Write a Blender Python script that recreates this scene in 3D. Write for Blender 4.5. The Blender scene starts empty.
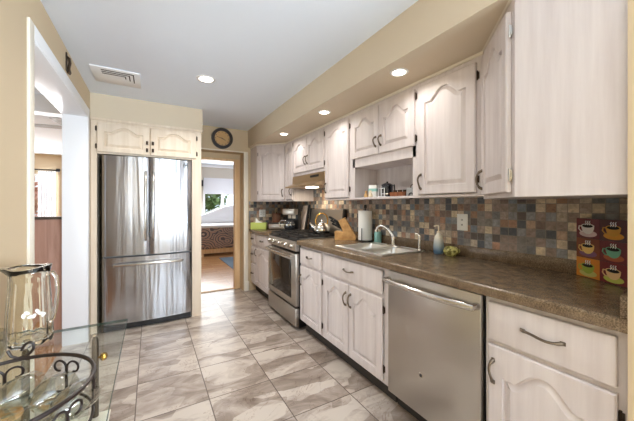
import bpy, bmesh, math, random
from mathutils import Vector, Matrix, noise
PI = math.pi
SC = bpy.context.scene
COL = SC.collection
random.seed(7)

# ---------------------------------------------------------------- camera, world, light, exposure
PSI = math.radians(29.87)
cam_d = bpy.data.cameras.new('camera'); cam = bpy.data.objects.new('camera', cam_d); COL.objects.link(cam)
cam.location = (0, 0, 1.265); cam.rotation_euler = (PI/2, 0, -PSI)
cam_d.sensor_width = 36; cam_d.lens = 289/634*36; cam_d.shift_y = -5.5/634; cam_d.clip_start = 0.02
SC.camera = cam
SC.view_settings.view_transform = 'Standard'; SC.view_settings.look = 'None'
SC.view_settings.gamma = 1; SC.view_settings.use_curve_mapping = False
SC.view_settings.exposure = 0.68

w = bpy.data.worlds.new('sky'); SC.world = w; w.use_nodes = True
nt = w.node_tree; bg = nt.nodes['Background']
bg.inputs['Color'].default_value = (0.78, 0.88, 1.0, 1); bg.inputs['Strength'].default_value = 1.3
cy = SC.cycles
cy.max_bounces = 10; cy.diffuse_bounces = 5; cy.glossy_bounces = 4; cy.transmission_bounces = 8; cy.transparent_max_bounces = 12
cy.use_denoising = True; cy.caustics_refractive = False; cy.caustics_reflective = False; cy.sample_clamp_indirect = 6

def area(name, loc, rot, sx, sy, power, color=(1, 1, 1), shape='RECTANGLE', spread=PI):
    d = bpy.data.lights.new(name, 'AREA'); d.shape = shape; d.size = sx; d.size_y = sy
    d.energy = power; d.color = color; d.spread = spread
    o = bpy.data.objects.new(name, d); o.location = loc; o.rotation_euler = rot; COL.objects.link(o); return o
# window lamps; patio, side and dining ones are added uplights for the ceiling
area('patio_uplight', (1.75, -2.93, 1.25), (PI/2+1.1, 0, 0), 2.1, 1.9, 340, (0.80, 0.90, 1.0))  # lamp added inside the patio window, turned up to brighten the ceiling
area('side_uplight', (3.12, -1.3, 1.35), (PI/2+.9, 0, PI/2), 1.6, 1.2, 15, (0.80, 0.90, 1.0))  # weak fill lamp added by the side window, also turned upward
area('dining_uplight', (-3.55, 2.8, .85), (PI/2+.6, 0, -PI/2), 2.2, 1.5, 30, (0.88, 0.94, 1.0))  # added low lamp, aimed up through the opening at the kitchen ceiling
area('daylight_living', (-2.6, 9.7, 1.5), (PI/2, 0, PI), 1.6, 1.2, 75, (0.95, 0.98, 1.0))
area('daylight_bedroom', (1.95, 8.5, 1.35), (PI/2, 0, PI), 1.9, 0.8, 48, (0.95, 0.98, 1.0))

# ---------------------------------------------------------------- materials
def lin(c):
    return tuple(((v/255)/12.92 if v/255 <= 0.04045 else ((v/255+0.055)/1.055)**2.4) for v in c) + (1,)
MATS = {}
def mat(name, c, rough=0.5, metal=0, spec=0.5, emit=None, es=0, coat=0):
    m = bpy.data.materials.new(name); m.use_nodes = True
    b = m.node_tree.nodes['Principled BSDF']
    b.inputs['Base Color'].default_value = lin(c); b.inputs['Roughness'].default_value = rough
    b.inputs['Metallic'].default_value = metal; b.inputs['Specular IOR Level'].default_value = spec
    b.inputs['Coat Weight'].default_value = coat
    if emit: b.inputs['Emission Color'].default_value = lin(emit); b.inputs['Emission Strength'].default_value = es
    MATS[name] = m; return m
def N(m, typ, **kw):
    n = m.node_tree.nodes.new(typ)
    for k, v in kw.items(): setattr(n, k, v)
    return n
def L(m, a, b): m.node_tree.links.new(a, b)
def B(m): return m.node_tree.nodes['Principled BSDF']
def ramp(m, fac, stops, interp='LINEAR'):
    r = N(m, 'ShaderNodeValToRGB'); r.color_ramp.interpolation = interp
    e = r.color_ramp.elements
    while len(e) > 1: e.remove(e[-1])
    e[0].position = stops[0][0]; e[0].color = lin(stops[0][1])
    for p, c in stops[1:]:
        x = e.new(p); x.color = lin(c)
    L(m, fac, r.inputs[0]); return r.outputs[0]
def mapped(m, scale=(1, 1, 1), rot=(0, 0, 0), src='Object'):
    t = N(m, 'ShaderNodeTexCoord'); mp = N(m, 'ShaderNodeMapping')
    mp.inputs['Scale'].default_value = scale; mp.inputs['Rotation'].default_value = rot
    L(m, t.outputs[src], mp.inputs[0]); return mp.outputs[0]
def noise_tex(m, vec, scale, detail=4, rough=0.5, dist=0):
    n = N(m, 'ShaderNodeTexNoise'); n.inputs['Scale'].default_value = scale; n.inputs['Detail'].default_value = detail
    n.inputs['Roughness'].default_value = rough; n.inputs['Distortion'].default_value = dist
    L(m, vec, n.inputs['Vector']); return n.outputs[0]
def bump(m, h, strength, dist=0.01):
    b = N(m, 'ShaderNodeBump'); b.inputs['Strength'].default_value = strength; b.inputs['Distance'].default_value = dist
    L(m, h, b.inputs['Height']); L(m, b.outputs[0], B(m).inputs['Normal'])
def noisy(name, c1, c2, scale, stretch=(1, 1, 1), rough=0.5, detail=5, lo=.35, hi=.65, metal=0, dist=0, rot=(0, 0, 0), bmp=0, spec=.5):
    m = mat(name, c1, rough, metal, spec)
    n = noise_tex(m, mapped(m, stretch, rot), scale, detail, .6, dist)
    L(m, ramp(m, n, [(lo, c1), (hi, c2)]), B(m).inputs['Base Color'])
    if bmp: bump(m, n, bmp, .004)
    return m

def paint(name, c): 
    m = mat(name, c, 0.75, spec=.25); bump(m, noise_tex(m, mapped(m), 160, 3), .06, .002); return m
paint('cream_wall', (204, 184, 154)); paint('soffit_paint', (212, 198, 176)); paint('ceiling_white', (234, 242, 253))
paint('white_wall', (232, 232, 232)); paint('bed_wall', (205, 196, 184)); paint('cream_wall_dark', (206, 186, 154))
mat('trim_white', (240, 241, 244), 0.35); mat('trim_cream', (236, 228, 212), 0.4)
noisy('pale_oak', (221, 213, 212), (205, 195, 194), 22, (1, 1, .07), .42, 6, .35, .7, bmp=.12)
noisy('cream_wood', (230, 215, 196), (216, 198, 176), 22, (1, 1, .07), .45, 6, .35, .7)
noisy('jamb_wood', (232, 200, 158), (214, 176, 130), 20, (1, 1, .08), .4)
noisy('wainscot_wood', (188, 150, 132), (158, 116, 98), 14, (1, 1, .09), .45, 7, .3, .7, dist=1.2)
noisy('block_wood', (214, 168, 110), (186, 136, 80), 20, (1, .12, 1), .4)
noisy('brown_wood', (150, 90, 50), (105, 58, 30), 20, (1, 1, .2), .4)
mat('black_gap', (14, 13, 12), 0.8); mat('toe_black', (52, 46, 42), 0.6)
mat('black_plastic', (22, 22, 24), 0.35); mat('black_iron', (30, 27, 26), 0.55); mat('dark_metal', (70, 58, 48), 0.4, 0.8)
mat('pewter', (118, 106, 94), 0.3, 1.0); mat('nickel', (205, 200, 192), 0.22, 1.0); mat('chrome', (225, 225, 228), 0.08, 1.0)
mat('brass', (205, 160, 75), 0.25, 1.0); mat('oven_glass', (22, 18, 17), 0.08, 0, .5); mat('wrought_iron', (36, 24, 20), 0.4, 0, .35)
mat('white_plastic', (238, 238, 236), 0.3); mat('paper', (242, 242, 240), 0.85); mat('teal', (140, 192, 186), 0.3)
mat('tissue_green', (190, 205, 110), 0.7); mat('slot_dark', (40, 38, 38), 0.5); mat('lamp_glow', (255, 250, 240), 0.5, emit=(255, 244, 222), es=9)
mat('clock_face', (196, 156, 104), 0.6); mat('clock_rim', (34, 18, 14), 0.35); mat('shade_white', (226, 226, 232), 0.8)
mat('rug_blue', (120, 140, 160), 0.9); mat('white_fabric', (236, 236, 240), 0.85); mat('ceramic_cream', (235, 220, 195), 0.25)
mat('grey_plastic', (150, 150, 150), 0.4); mat('bright_white', (245, 246, 248), .4); mat('pink_board', (218, 202, 192), .4, 0)
mat('hood_steel', (196, 172, 138), 0.32, 1.0); mat('trunk', (80, 62, 48), .9)

# brushed steel with faint vertical waviness
def steel(name, c, r, wave=.35, s=7):
    m = mat(name, c, r, 1.0)
    n = noise_tex(m, mapped(m, (1, 1, .05)), s, 3, .5, .4)
    bump(m, n, wave, .02)
    B(m).inputs['Anisotropic'].default_value = .5
    return m
steel('steel', (184, 185, 190), .22, .75, 8); steel('steel_plain', (192, 186, 178), .33, .05, 10); steel('sink_steel', (226, 224, 220), .36, .03, 5)

def thin_glass(name, tint, refl=1.0, rough=0.02):
    m = bpy.data.materials.new(name); m.use_nodes = True; t = m.node_tree; t.nodes.clear()
    o = t.nodes.new('ShaderNodeOutputMaterial'); mx = t.nodes.new('ShaderNodeMixShader')
    tr = t.nodes.new('ShaderNodeBsdfTransparent'); gl = t.nodes.new('ShaderNodeBsdfGlossy'); lw = t.nodes.new('ShaderNodeLayerWeight'); lw.inputs[0].default_value = .5; fr = t.nodes.new('ShaderNodeMath'); fr.operation = 'POWER'; fr.inputs[1].default_value = 5; t.links.new(lw.outputs['Facing'], fr.inputs[0])
    tr.inputs[0].default_value = lin(tint); gl.inputs['Roughness'].default_value = rough; ad = t.nodes.new('ShaderNodeMath'); ad.operation = 'MULTIPLY_ADD'; ad.inputs[1].default_value = .93; ad.inputs[2].default_value = .04; t.links.new(fr.outputs[0], ad.inputs[0])
    ml = t.nodes.new('ShaderNodeMath'); ml.operation = 'MULTIPLY'; ml.inputs[1].default_value = refl
    t.links.new(ad.outputs[0], ml.inputs[0]); t.links.new(ml.outputs[0], mx.inputs[0])
    t.links.new(tr.outputs[0], mx.inputs[1]); t.links.new(gl.outputs[0], mx.inputs[2]); t.links.new(mx.outputs[0], o.inputs[0])
    MATS[name] = m; return m
thin_glass('table_glass', (248, 251, 249), 1.0); thin_glass('window_glass', (246, 250, 250), 1.0); thin_glass('clear_glass', (238, 238, 232), 2.5)
g = mat('solid_glass', (250, 248, 240), 0.01); B(g).inputs['Transmission Weight'].default_value = 1; B(g).inputs['IOR'].default_value = 1.45
mat('glass_edge', (74, 88, 80), .15)
mat('carafe_glass', (40, 44, 52), .05, 0, 1)

# slate mosaic: square cells of .048 m, one random stone colour per cell, pale grout
def mosaic(name, axis):
    m = mat(name, (120, 110, 100), .5)
    P = .048
    tc = N(m, 'ShaderNodeTexCoord'); sep = N(m, 'ShaderNodeSeparateXYZ'); L(m, tc.outputs['Object'], sep.inputs[0])
    def cell(out, off):
        a = N(m, 'ShaderNodeMath', operation='MULTIPLY_ADD'); a.inputs[1].default_value = 1/P; a.inputs[2].default_value = off
        L(m, out, a.inputs[0])
        fl = N(m, 'ShaderNodeMath', operation='FLOOR'); fr = N(m, 'ShaderNodeMath', operation='FRACT')
        L(m, a.outputs[0], fl.inputs[0]); L(m, a.outputs[0], fr.inputs[0])
        s = N(m, 'ShaderNodeMath', operation='SUBTRACT'); L(m, fr.outputs[0], s.inputs[0]); s.inputs[1].default_value = .5
        ab = N(m, 'ShaderNodeMath', operation='ABSOLUTE'); L(m, s.outputs[0], ab.inputs[0])
        return fl.outputs[0], ab.outputs[0]
    h = sep.outputs['Y'] if axis == 'Y' else sep.outputs['X']
    f1, d1 = cell(h, .35); f2, d2 = cell(sep.outputs['Z'], -.5)
    cb = N(m, 'ShaderNodeCombineXYZ'); L(m, f1, cb.inputs[0]); L(m, f2, cb.inputs[1])
    wn = N(m, 'ShaderNodeTexWhiteNoise', noise_dimensions='2D'); L(m, cb.outputs[0], wn.inputs[0])
    cols = [(164, 146, 136), (130, 130, 134), (204, 176, 154), (92, 98, 106), (184, 168, 157), (226, 210, 186), (140, 120, 112), (192, 150, 126),
            (158, 162, 166), (104, 94, 88), (208, 195, 178), (172, 154, 146), (134, 146, 158), (234, 218, 190), (164, 130, 108), (146, 142, 138)]
    base = ramp(m, wn.outputs[0], [(i/len(cols), c) for i, c in enumerate(cols)], 'CONSTANT')
    nz = noise_tex(m, mapped(m), 38, 6, .65, .6)
    var = ramp(m, nz, [(.3, (180, 175, 168)), (.7, (255, 252, 248))])
    mu = N(m, 'ShaderNodeMix', data_type='RGBA', blend_type='MULTIPLY'); mu.inputs[0].default_value = 1
    L(m, base, mu.inputs[6]); L(m, var, mu.inputs[7])
    mxm = N(m, 'ShaderNodeMath', operation='MAXIMUM'); L(m, d1, mxm.inputs[0]); L(m, d2, mxm.inputs[1])
    gt = N(m, 'ShaderNodeMath', operation='GREATER_THAN'); gt.inputs[1].default_value = .468; L(m, mxm.outputs[0], gt.inputs[0])
    mg = N(m, 'ShaderNodeMix', data_type='RGBA'); L(m, gt.outputs[0], mg.inputs[0]); L(m, mu.outputs[2], mg.inputs[6])
    mg.inputs[7].default_value = lin((132, 124, 116)); L(m, mg.outputs[2], B(m).inputs['Base Color'])
    iv = N(m, 'ShaderNodeMath', operation='SUBTRACT'); iv.inputs[0].default_value = 1; L(m, gt.outputs[0], iv.inputs[1])
    bump(m, iv.outputs[0], .4, .003)
    return m
mosaic('mosaic_y', 'Y'); mosaic('mosaic_x', 'X')

# large square floor tiles with stone-like patches, 0.413 m grid
def floor_tiles():
    m = mat('floor_tile', (190, 175, 165), .32, spec=.4)
    T = .413
    tc = N(m, 'ShaderNodeTexCoord'); sep = N(m, 'ShaderNodeSeparateXYZ'); L(m, tc.outputs['Object'], sep.inputs[0])
    outs = []
    for o, off in ((sep.outputs['X'], -.330), (sep.outputs['Y'], -1.568)):
        a = N(m, 'ShaderNodeMath', operation='MULTIPLY_ADD'); a.inputs[1].default_value = 1/T; a.inputs[2].default_value = off/T + 20; L(m, o, a.inputs[0])
        fl = N(m, 'ShaderNodeMath', operation='FLOOR'); fr = N(m, 'ShaderNodeMath', operation='FRACT')
        L(m, a.outputs[0], fl.inputs[0]); L(m, a.outputs[0], fr.inputs[0])
        s = N(m, 'ShaderNodeMath', operation='SUBTRACT'); L(m, fr.outputs[0], s.inputs[0]); s.inputs[1].default_value = .5
        ab = N(m, 'ShaderNodeMath', operation='ABSOLUTE'); L(m, s.outputs[0], ab.inputs[0])
        outs.append((fl.outputs[0], ab.outputs[0]))
    cb = N(m, 'ShaderNodeCombineXYZ'); L(m, outs[0][0], cb.inputs[0]); L(m, outs[1][0], cb.inputs[1])
    wn = N(m, 'ShaderNodeTexWhiteNoise', noise_dimensions='2D'); L(m, cb.outputs[0], wn.inputs[0])
    off = N(m, 'ShaderNodeVectorMath', operation='SCALE'); L(m, wn.outputs['Color'], off.inputs[0]); off.inputs['Scale'].default_value = 9
    def shifted(scale, rot):
        v = mapped(m, scale, (0, 0, math.radians(rot)))
        ad = N(m, 'ShaderNodeVectorMath', operation='ADD'); L(m, v, ad.inputs[0]); L(m, off.outputs[0], ad.inputs[1]); return ad.outputs[0]
    # patches with hard edges: voronoi cells, stretched
    v1 = N(m, 'ShaderNodeTexVoronoi', distance='MANHATTAN'); v1.inputs['Scale'].default_value = 3.1
    L(m, shifted((1.0, 2.2, 1), 14), v1.inputs['Vector'])
    sp = N(m, 'ShaderNodeSeparateColor'); L(m, v1.outputs['Color'], sp.inputs[0])
    n1 = noise_tex(m, shifted((1.4, 3.0, 1), 24), 2.2, 7, .62, .8)
    a = N(m, 'ShaderNodeMath', operation='MULTIPLY'); L(m, sp.outputs[0], a.inputs[0]); a.inputs[1].default_value = .26
    b = N(m, 'ShaderNodeMath', operation='ADD'); L(m, a.outputs[0], b.inputs[0]); L(m, n1, b.inputs[1])
    col = ramp(m, b.outputs[0], [(.34, (124, 108, 96)), (.50, (150, 135, 123)), (.60, (170, 155, 144)), (.76, (198, 186, 174))])
    # thin dark veins
    vv = noise_tex(m, shifted((1, 1, 1), 0), 2.6, 5, .6, 1.6)
    s = N(m, 'ShaderNodeMath', operation='SUBTRACT'); L(m, vv, s.inputs[0]); s.inputs[1].default_value = .5
    ab = N(m, 'ShaderNodeMath', operation='ABSOLUTE'); L(m, s.outputs[0], ab.inputs[0])
    vein = ramp(m, ab.outputs[0], [(.0, (196, 180, 170)), (.006, (255, 255, 255))])
    mu = N(m, 'ShaderNodeMix', data_type='RGBA', blend_type='MULTIPLY'); mu.inputs[0].default_value = .8
    L(m, col, mu.inputs[6]); L(m, vein, mu.inputs[7])
    mx = N(m, 'ShaderNodeMath', operation='MAXIMUM'); L(m, outs[0][1], mx.inputs[0]); L(m, outs[1][1], mx.inputs[1])
    gt = N(m, 'ShaderNodeMath', operation='GREATER_THAN'); gt.inputs[1].default_value = .4925; L(m, mx.outputs[0], gt.inputs[0])
    mg = N(m, 'ShaderNodeMix', data_type='RGBA'); L(m, gt.outputs[0], mg.inputs[0]); L(m, mu.outputs[2], mg.inputs[6])
    mg.inputs[7].default_value = lin((98, 84, 74)); L(m, mg.outputs[2], B(m).inputs['Base Color'])
    iv = N(m, 'ShaderNodeMath', operation='SUBTRACT'); iv.inputs[0].default_value = 1; L(m, gt.outputs[0], iv.inputs[1])
    bump(m, iv.outputs[0], .3, .002)
floor_tiles()

def planks(name, c1, c2, axis=0):
    m = mat(name, c1, .22)
    br = N(m, 'ShaderNodeTexBrick'); br.inputs['Scale'].default_value = 1; br.inputs['Brick Width'].default_value = 1.1; br.inputs['Row Height'].default_value = .08
    br.inputs['Mortar Size'].default_value = .0015; br.inputs['Color1'].default_value = lin(c1); br.inputs['Color2'].default_value = lin(c2)
    br.inputs['Mortar'].default_value = lin((120, 84, 54)); L(m, mapped(m, rot=(0, 0, axis)), br.inputs['Vector'])
    L(m, br.outputs[0], B(m).inputs['Base Color'])
planks('hardwood', (214, 164, 116), (196, 142, 96)); planks('hardwood_dining', (190, 140, 100), (172, 120, 82), PI/2)

# speckled brown laminate counter
def counter_mat():
    m = mat('counter', (98, 84, 70), .27, spec=.5)
    n = noise_tex(m, mapped(m), 210, 4, .7); k = noise_tex(m, mapped(m), 24, 4, .6)
    a = N(m, 'ShaderNodeMath', operation='MULTIPLY_ADD'); L(m, k, a.inputs[0]); a.inputs[1].default_value = .35; L(m, n, a.inputs[2])
    L(m, ramp(m, a.outputs[0], [(.5, (68, 55, 43)), (.66, (108, 90, 69)), (.82, (146, 124, 100))]), B(m).inputs['Base Color'])
counter_mat()

def quilt():
    m = mat('quilt', (120, 110, 110), .9)
    v = N(m, 'ShaderNodeTexVoronoi'); v.inputs['Scale'].default_value = 3.2; L(m, mapped(m, (1, 1, 1.3)), v.inputs['Vector'])
    wv = N(m, 'ShaderNodeMath', operation='SINE'); ml = N(m, 'ShaderNodeMath', operation='MULTIPLY'); ml.inputs[1].default_value = 38
    L(m, v.outputs['Distance'], ml.inputs[0]); L(m, ml.outputs[0], wv.inputs[0])
    n = noise_tex(m, mapped(m), 26, 3); ad = N(m, 'ShaderNodeMath', operation='ADD'); L(m, wv.outputs[0], ad.inputs[0]); L(m, n, ad.inputs[1])
    L(m, ramp(m, ad.outputs[0], [(.0, (96, 88, 92)), (.3, (134, 126, 130)), (.5, (214, 198, 182)), (.9, (172, 140, 126))]), B(m).inputs['Base Color'])
quilt()
def vgrad(name, c1, c2, z0, z1):
    m = mat(name, c1, .2); t = N(m, 'ShaderNodeTexCoord'); s = N(m, 'ShaderNodeSeparateXYZ'); L(m, t.outputs['Object'], s.inputs[0])
    r = N(m, 'ShaderNodeMapRange'); r.inputs[1].default_value = z0; r.inputs[2].default_value = z1; L(m, s.outputs['Z'], r.inputs[0])
    L(m, ramp(m, r.outputs[0], [(0, c1), (.45, tuple((a+b)//2 for a, b in zip(c1, c2))), (1, c2)]), B(m).inputs['Base Color'])
vgrad('glaze_blue', (92, 122, 150), (232, 228, 214), 0.02, .12)
noisy('olive_glaze', (214, 208, 130), (110, 104, 50), 45, rough=.25, lo=.42, hi=.58)
noisy('leaf_green', (92, 118, 66), (150, 170, 110), 3, rough=.8); noisy('leaf_red', (216, 140, 120), (232, 176, 150), 3, rough=.8)
noisy('lawn', (110, 140, 80), (130, 156, 96), 3, rough=.9); noisy('curtain', (236, 236, 238), (222, 224, 228), 6, rough=.9)

# ---------------------------------------------------------------- geometry helpers
def box(bm, x0, y0, z0, x1, y1, z1, bev=0, seg=2):
    vs = [bm.verts.new((x, y, z)) for x in (x0, x1) for y in (y0, y1) for z in (z0, z1)]
    F = [(0, 1, 3, 2), (4, 6, 7, 5), (0, 4, 5, 1), (2, 3, 7, 6), (0, 2, 6, 4), (1, 5, 7, 3)]
    fs = [bm.faces.new([vs[i] for i in f]) for f in F]
    if bev:
        es = list({e for f in fs for e in f.edges})
        bmesh.ops.bevel(bm, geom=es, offset=bev, segments=seg, affect='EDGES', profile=.5)
    return vs
def tube(bm, pts, r, seg=8, closed=False, radii=None):
    pts = [Vector(p) for p in pts]; n = len(pts); rings = []
    prev = None
    for i, p in enumerate(pts):
        if closed: t = (pts[(i+1) % n] - pts[i-1])
        else: t = pts[min(i+1, n-1)] - pts[max(i-1, 0)]
        t.normalize()
        if prev is None:
            a = Vector((0, 0, 1)) if abs(t.z) < .9 else Vector((1, 0, 0))
            u = t.cross(a).normalized()
        else:
            u = (prev - t*prev.dot(t)).normalized()
        prev = u; v = t.cross(u)
        rr = radii[i] if radii else r
        rings.append([bm.verts.new(p + (u*math.cos(2*PI*k/seg) + v*math.sin(2*PI*k/seg))*rr) for k in range(seg)])
    for i in range(n if closed else n-1):
        a, b = rings[i], rings[(i+1) % n]
        for k in range(seg): bm.faces.new((a[k], a[(k+1) % seg], b[(k+1) % seg], b[k]))
    if not closed:
        bm.faces.new(rings[0][::-1]); bm.faces.new(rings[-1])
def lathe(bm, prof, cx=0, cy=0, seg=32, wob=None, sx=1, sy=1):
    """prof: list of (r, z) bottom to top; open at zero radius ends"""
    rings = []
    for r, z in prof:
        if r < 1e-5: rings.append([bm.verts.new((cx, cy, z))]); continue
        ring = []
        for k in range(seg):
            a = 2*PI*k/seg; dr, dz = wob(a, r, z) if wob else (0, 0)
            ring.append(bm.verts.new((cx+(r+dr)*math.cos(a)*sx, cy+(r+dr)*math.sin(a)*sy, z+dz)))
        rings.append(ring)
    for a, b in zip(rings, rings[1:]):
        for k in range(seg):
            k2 = (k+1) % seg
            if len(a) == 1: bm.faces.new((a[0], b[k2], b[k]))
            elif len(b) == 1: bm.faces.new((a[k], a[k2], b[0]))
            else: bm.faces.new((a[k], a[k2], b[k2], b[k]))
def prism(bm, poly, y0, y1, plane='xz'):
    """extrude a polygon given in x,z along y (or x,y along z)"""
    f = (lambda a, b, c: (a, c, b)) if plane == 'xz' else ((lambda a, b, c: (a, b, c)) if plane == 'xy' else (lambda a, b, c: (c, a, b)))
    A = [bm.verts.new(f(a, b, y0)) for a, b in poly]; Bv = [bm.verts.new(f(a, b, y1)) for a, b in poly]
    n = len(poly)
    for i in range(n): bm.faces.new((A[i], A[(i+1) % n], Bv[(i+1) % n], Bv[i]))
    for loop in (A, Bv):
        es = [bm.edges.get((loop[i], loop[(i+1) % n])) for i in range(n)]
        bmesh.ops.triangle_fill(bm, edges=es, use_beauty=True)
def rotate_bm(bm, ang, axis='Z', cent=(0, 0, 0)):
    bmesh.ops.rotate(bm, verts=bm.verts, cent=cent, matrix=Matrix.Rotation(ang, 3, axis))
def obj(name, bm, m, parent=None, smooth=None, label=None):
    bmesh.ops.recalc_face_normals(bm, faces=bm.faces)
    me = bpy.data.meshes.new(name); bm.to_mesh(me); bm.free()
    me.materials.append(MATS[m])
    if smooth:
        for p in me.polygons: p.use_smooth = True
        if smooth != 'all':
            bmm = bmesh.new(); bmm.from_mesh(me)
            for e in bmm.edges:
                if len(e.link_faces) == 2 and e.calc_face_angle(0) > math.radians(smooth): e.smooth = False
            bmm.to_mesh(me); bmm.free()
    o = bpy.data.objects.new(name, me); COL.objects.link(o)
    if parent: o.parent = parent
    if label: o['label'] = label
    return o
def nb(): return bmesh.new()
def boxes(name, lst, m, parent=None, bev=0, label=None):
    bm = nb()
    for b in lst: box(bm, *b, bev=bev)
    return obj(name, bm, m, parent, label=label, smooth=30 if bev else None)
def tubeo(name, pts, r, m, parent=None, seg=8, closed=False, radii=None, label=None):
    bm = nb(); tube(bm, pts, r, seg, closed, radii); return obj(name, bm, m, parent, 40, label)
def latheo(name, prof, m, parent=None, cx=0, cy=0, seg=32, wob=None, sm=40, sx=1, sy=1, label=None):
    bm = nb(); lathe(bm, prof, cx, cy, seg, wob, sx, sy); return obj(name, bm, m, parent, sm, label)
def thing(name, label, cat, loc=(0, 0, 0), rotz=0, group=None):
    o = bpy.data.objects.new(name, None); COL.objects.link(o); o.empty_display_size = .05
    o.location = loc; o.rotation_euler = (0, 0, rotz); o['label'] = label; o['category'] = cat
    if group: o['group'] = group
    return o
def tag(o, label, cat, group=None, kind=None):
    o['label'] = label; o['category'] = cat
    if group: o['group'] = group
    if kind: o['kind'] = kind
    return o
def struct(name, lst, m, bev=0):
    o = boxes(name, lst, m, bev=bev); o['kind'] = 'structure'; return o
def skind(o): o['kind'] = 'structure'; return o
def dup(root, loc, rotz, label, group=None):
    r = root.copy(); COL.objects.link(r); r.location = loc; r.rotation_euler = (0, 0, rotz); r['label'] = label
    if group: r['group'] = group
    for ch in list(root.children):
        c = ch.copy(); COL.objects.link(c); c.parent = r
        for g_ in ch.children:
            d = g_.copy(); COL.objects.link(d); d.parent = c
    return r

# ---------------------------------------------------------------- the room shell
H = 2.363; XL = -.515; XR = 1.89; YE = 4.22; YN = .29
struct('floor', [(-.685, -3.0, -.05, 3.2, 4.43, 0)], 'floor_tile')
struct('ceiling', [(-.685, -3.1, H, 3.3, 4.40, H+.06)], 'ceiling_white')
struct('wall_left', [(-.685, -3.1, 0, XL, 1.95, H), (-.685, 1.95, 2.09, XL, 3.38, H), (-.685, 3.38, 0, XL, 4.40, H)], 'cream_wall')
struct('wall_right', [(XR, YN-.12, 0, XR+.12, 4.40, H)], 'cream_wall')
struct('wall_near', [(1.25, .17, 0, 3.2, YN, H)], 'cream_wall')
struct('wall_end', [(XL, YE, 0, .50, 4.40, H), (.50, YE, 2.03, 1.18, 4.40, H), (1.18, YE, 0, XR, 4.40, H)], 'cream_wall')
struct('soffit', [(1.244, YN, 2.112, XR, YE, H)], 'soffit_paint')
struct('soffit_fridge', [(XL, 3.54, 2.125, .514, YE, H)], 'soffit_paint')
# rear of the kitchen, behind the camera: patio window and side window
struct('wall_rear', [(-.685, -3.1, 0, .6, -3.0, H), (2.9, -3.1, 0, 3.2, -3.0, H), (.6, -3.1, 2.2, 2.9, -3.0, H), (.6, -3.1, 0, 2.9, -3.0, .3)], 'cream_wall')
struct('wall_side', [(3.2, -3.1, 0, 3.3, -2.1, H), (3.2, -.5, 0, 3.3, .29, H), (3.2, -2.1, 0, 3.3, -.5, .75), (3.2, -2.1, 1.95, 3.3, -.5, H)], 'cream_wall')
# white cased opening in the left wall
t = .012
struct('trim_opening', [(XL, 3.365, 0, XL+t, 3.435, 2.165), (XL, 1.951, 2.09, XL+t, 3.364, 2.165), (-.69, 3.368, 0, XL+t-.002, 3.38, 2.09), (-.69, 1.95, 2.078, XL+t-.002, 3.38, 2.09)], 'trim_white', .002)
struct('trim_opening_near', [(XL, 1.885, 0, XL+t, 1.95, 2.165)], 'trim_cream', .002)
# doorway in the end wall, its inner wood frame, casing and threshold
struct('trim_doorway', [(1.18, YE-.014, 0, 1.243, YE, 2.036), (.52, YE-.014, 2.03, 1.243, YE, 2.046), (1.185, YE-.022, 0, 1.25, YE, .14)], 'trim_cream', .003)
struct('wall_inner_end', [(-.3, 4.40, 0, .56, 4.46, 2.5), (1.165, 4.40, 0, 3.6, 4.46, 2.5), (.56, 4.40, 1.95, 1.165, 4.46, 2.5)], 'cream_wall_dark')
struct('door_1', [(1.092, 4.385, 0, 1.168, 4.47, 1.95), (.555, 4.385, 0, .60, 4.47, 1.95), (.60, 4.385, 1.92, 1.092, 4.47, 1.95)], 'jamb_wood', .003)
struct('trim_threshold', [(.50, 4.405, 0, 1.18, 4.47, .012)], 'jamb_wood', .003)
# bedroom beyond
struct('floor_bedroom', [(-.3, 4.43, -.05, 3.6, 8.8, 0)], 'hardwood')
struct('ceiling_bedroom', [(-.3, 4.40, 2.41, 3.6, 8.8, 2.47)], 'ceiling_white')
YB = 8.62
struct('wall_bedroom_far', [(-.3, YB, 0, 1.27, YB+.1, 2.41), (2.75, YB, 0, 3.6, YB+.1, 2.41), (1.27, YB, 0, 2.75, YB+.1, .9), (1.27, YB, 2.0, 2.75, YB+.1, 2.41)], 'bed_wall')
struct('wall_bedroom_left', [(-.3, 4.46, 0, -.2, YB, 2.41)], 'bed_wall'); struct('wall_bedroom_right', [(3.5, 4.46, 0, 3.6, YB, 2.41)], 'bed_wall')
struct('trim_cornice_bedroom', [(-.2, YB-.06, 2.33, 3.5, YB, 2.41)], 'trim_white')
# dining room / living room through the left opening
struct('floor_dining', [(-3.7, -.6, -.05, -.685, 10.0, 0)], 'hardwood_dining')
struct('ceiling_dining', [(-3.7, -.6, H, -.685, 3.9, H+.06)], 'ceiling_white')
struct('ceiling_living', [(-3.7, 3.95, 2.55, -.25, 10.0, 2.6)], 'ceiling_white')
struct('trim_beam', [(-3.7, 3.85, 2.19, -.685, 4.0, 2.6)], 'trim_white')
YV = 9.8
struct('wall_dining_far', [(-3.7, YV, 0, -3.4, YV+.1, 2.6), (-3.4, YV, 0, -2.35, YV+.1, .9), (-3.4, YV, 2.05, -2.35, YV+.1, 2.6), (-2.35, YV, 0, -.25, YV+.1, 2.6)], 'cream_wall')
struct('wall_dining_left', [(-3.8, -.6, 0, -3.7, 1.7, 2.6), (-3.8, 3.9, 0, -3.7, 10, 2.6), (-3.8, 1.7, 1.65, -3.7, 3.9, 2.6)], 'cream_wall'); struct('wall_dining_near', [(-3.7, -.7, 0, -.685, -.6, 2.6)], 'cream_wall')  # unseen opening in the left wall, cut for the dining uplight
struct('wall_living_right', [(-.35, 4.40, 0, -.25, 10, 2.6)], 'cream_wall')
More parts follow.
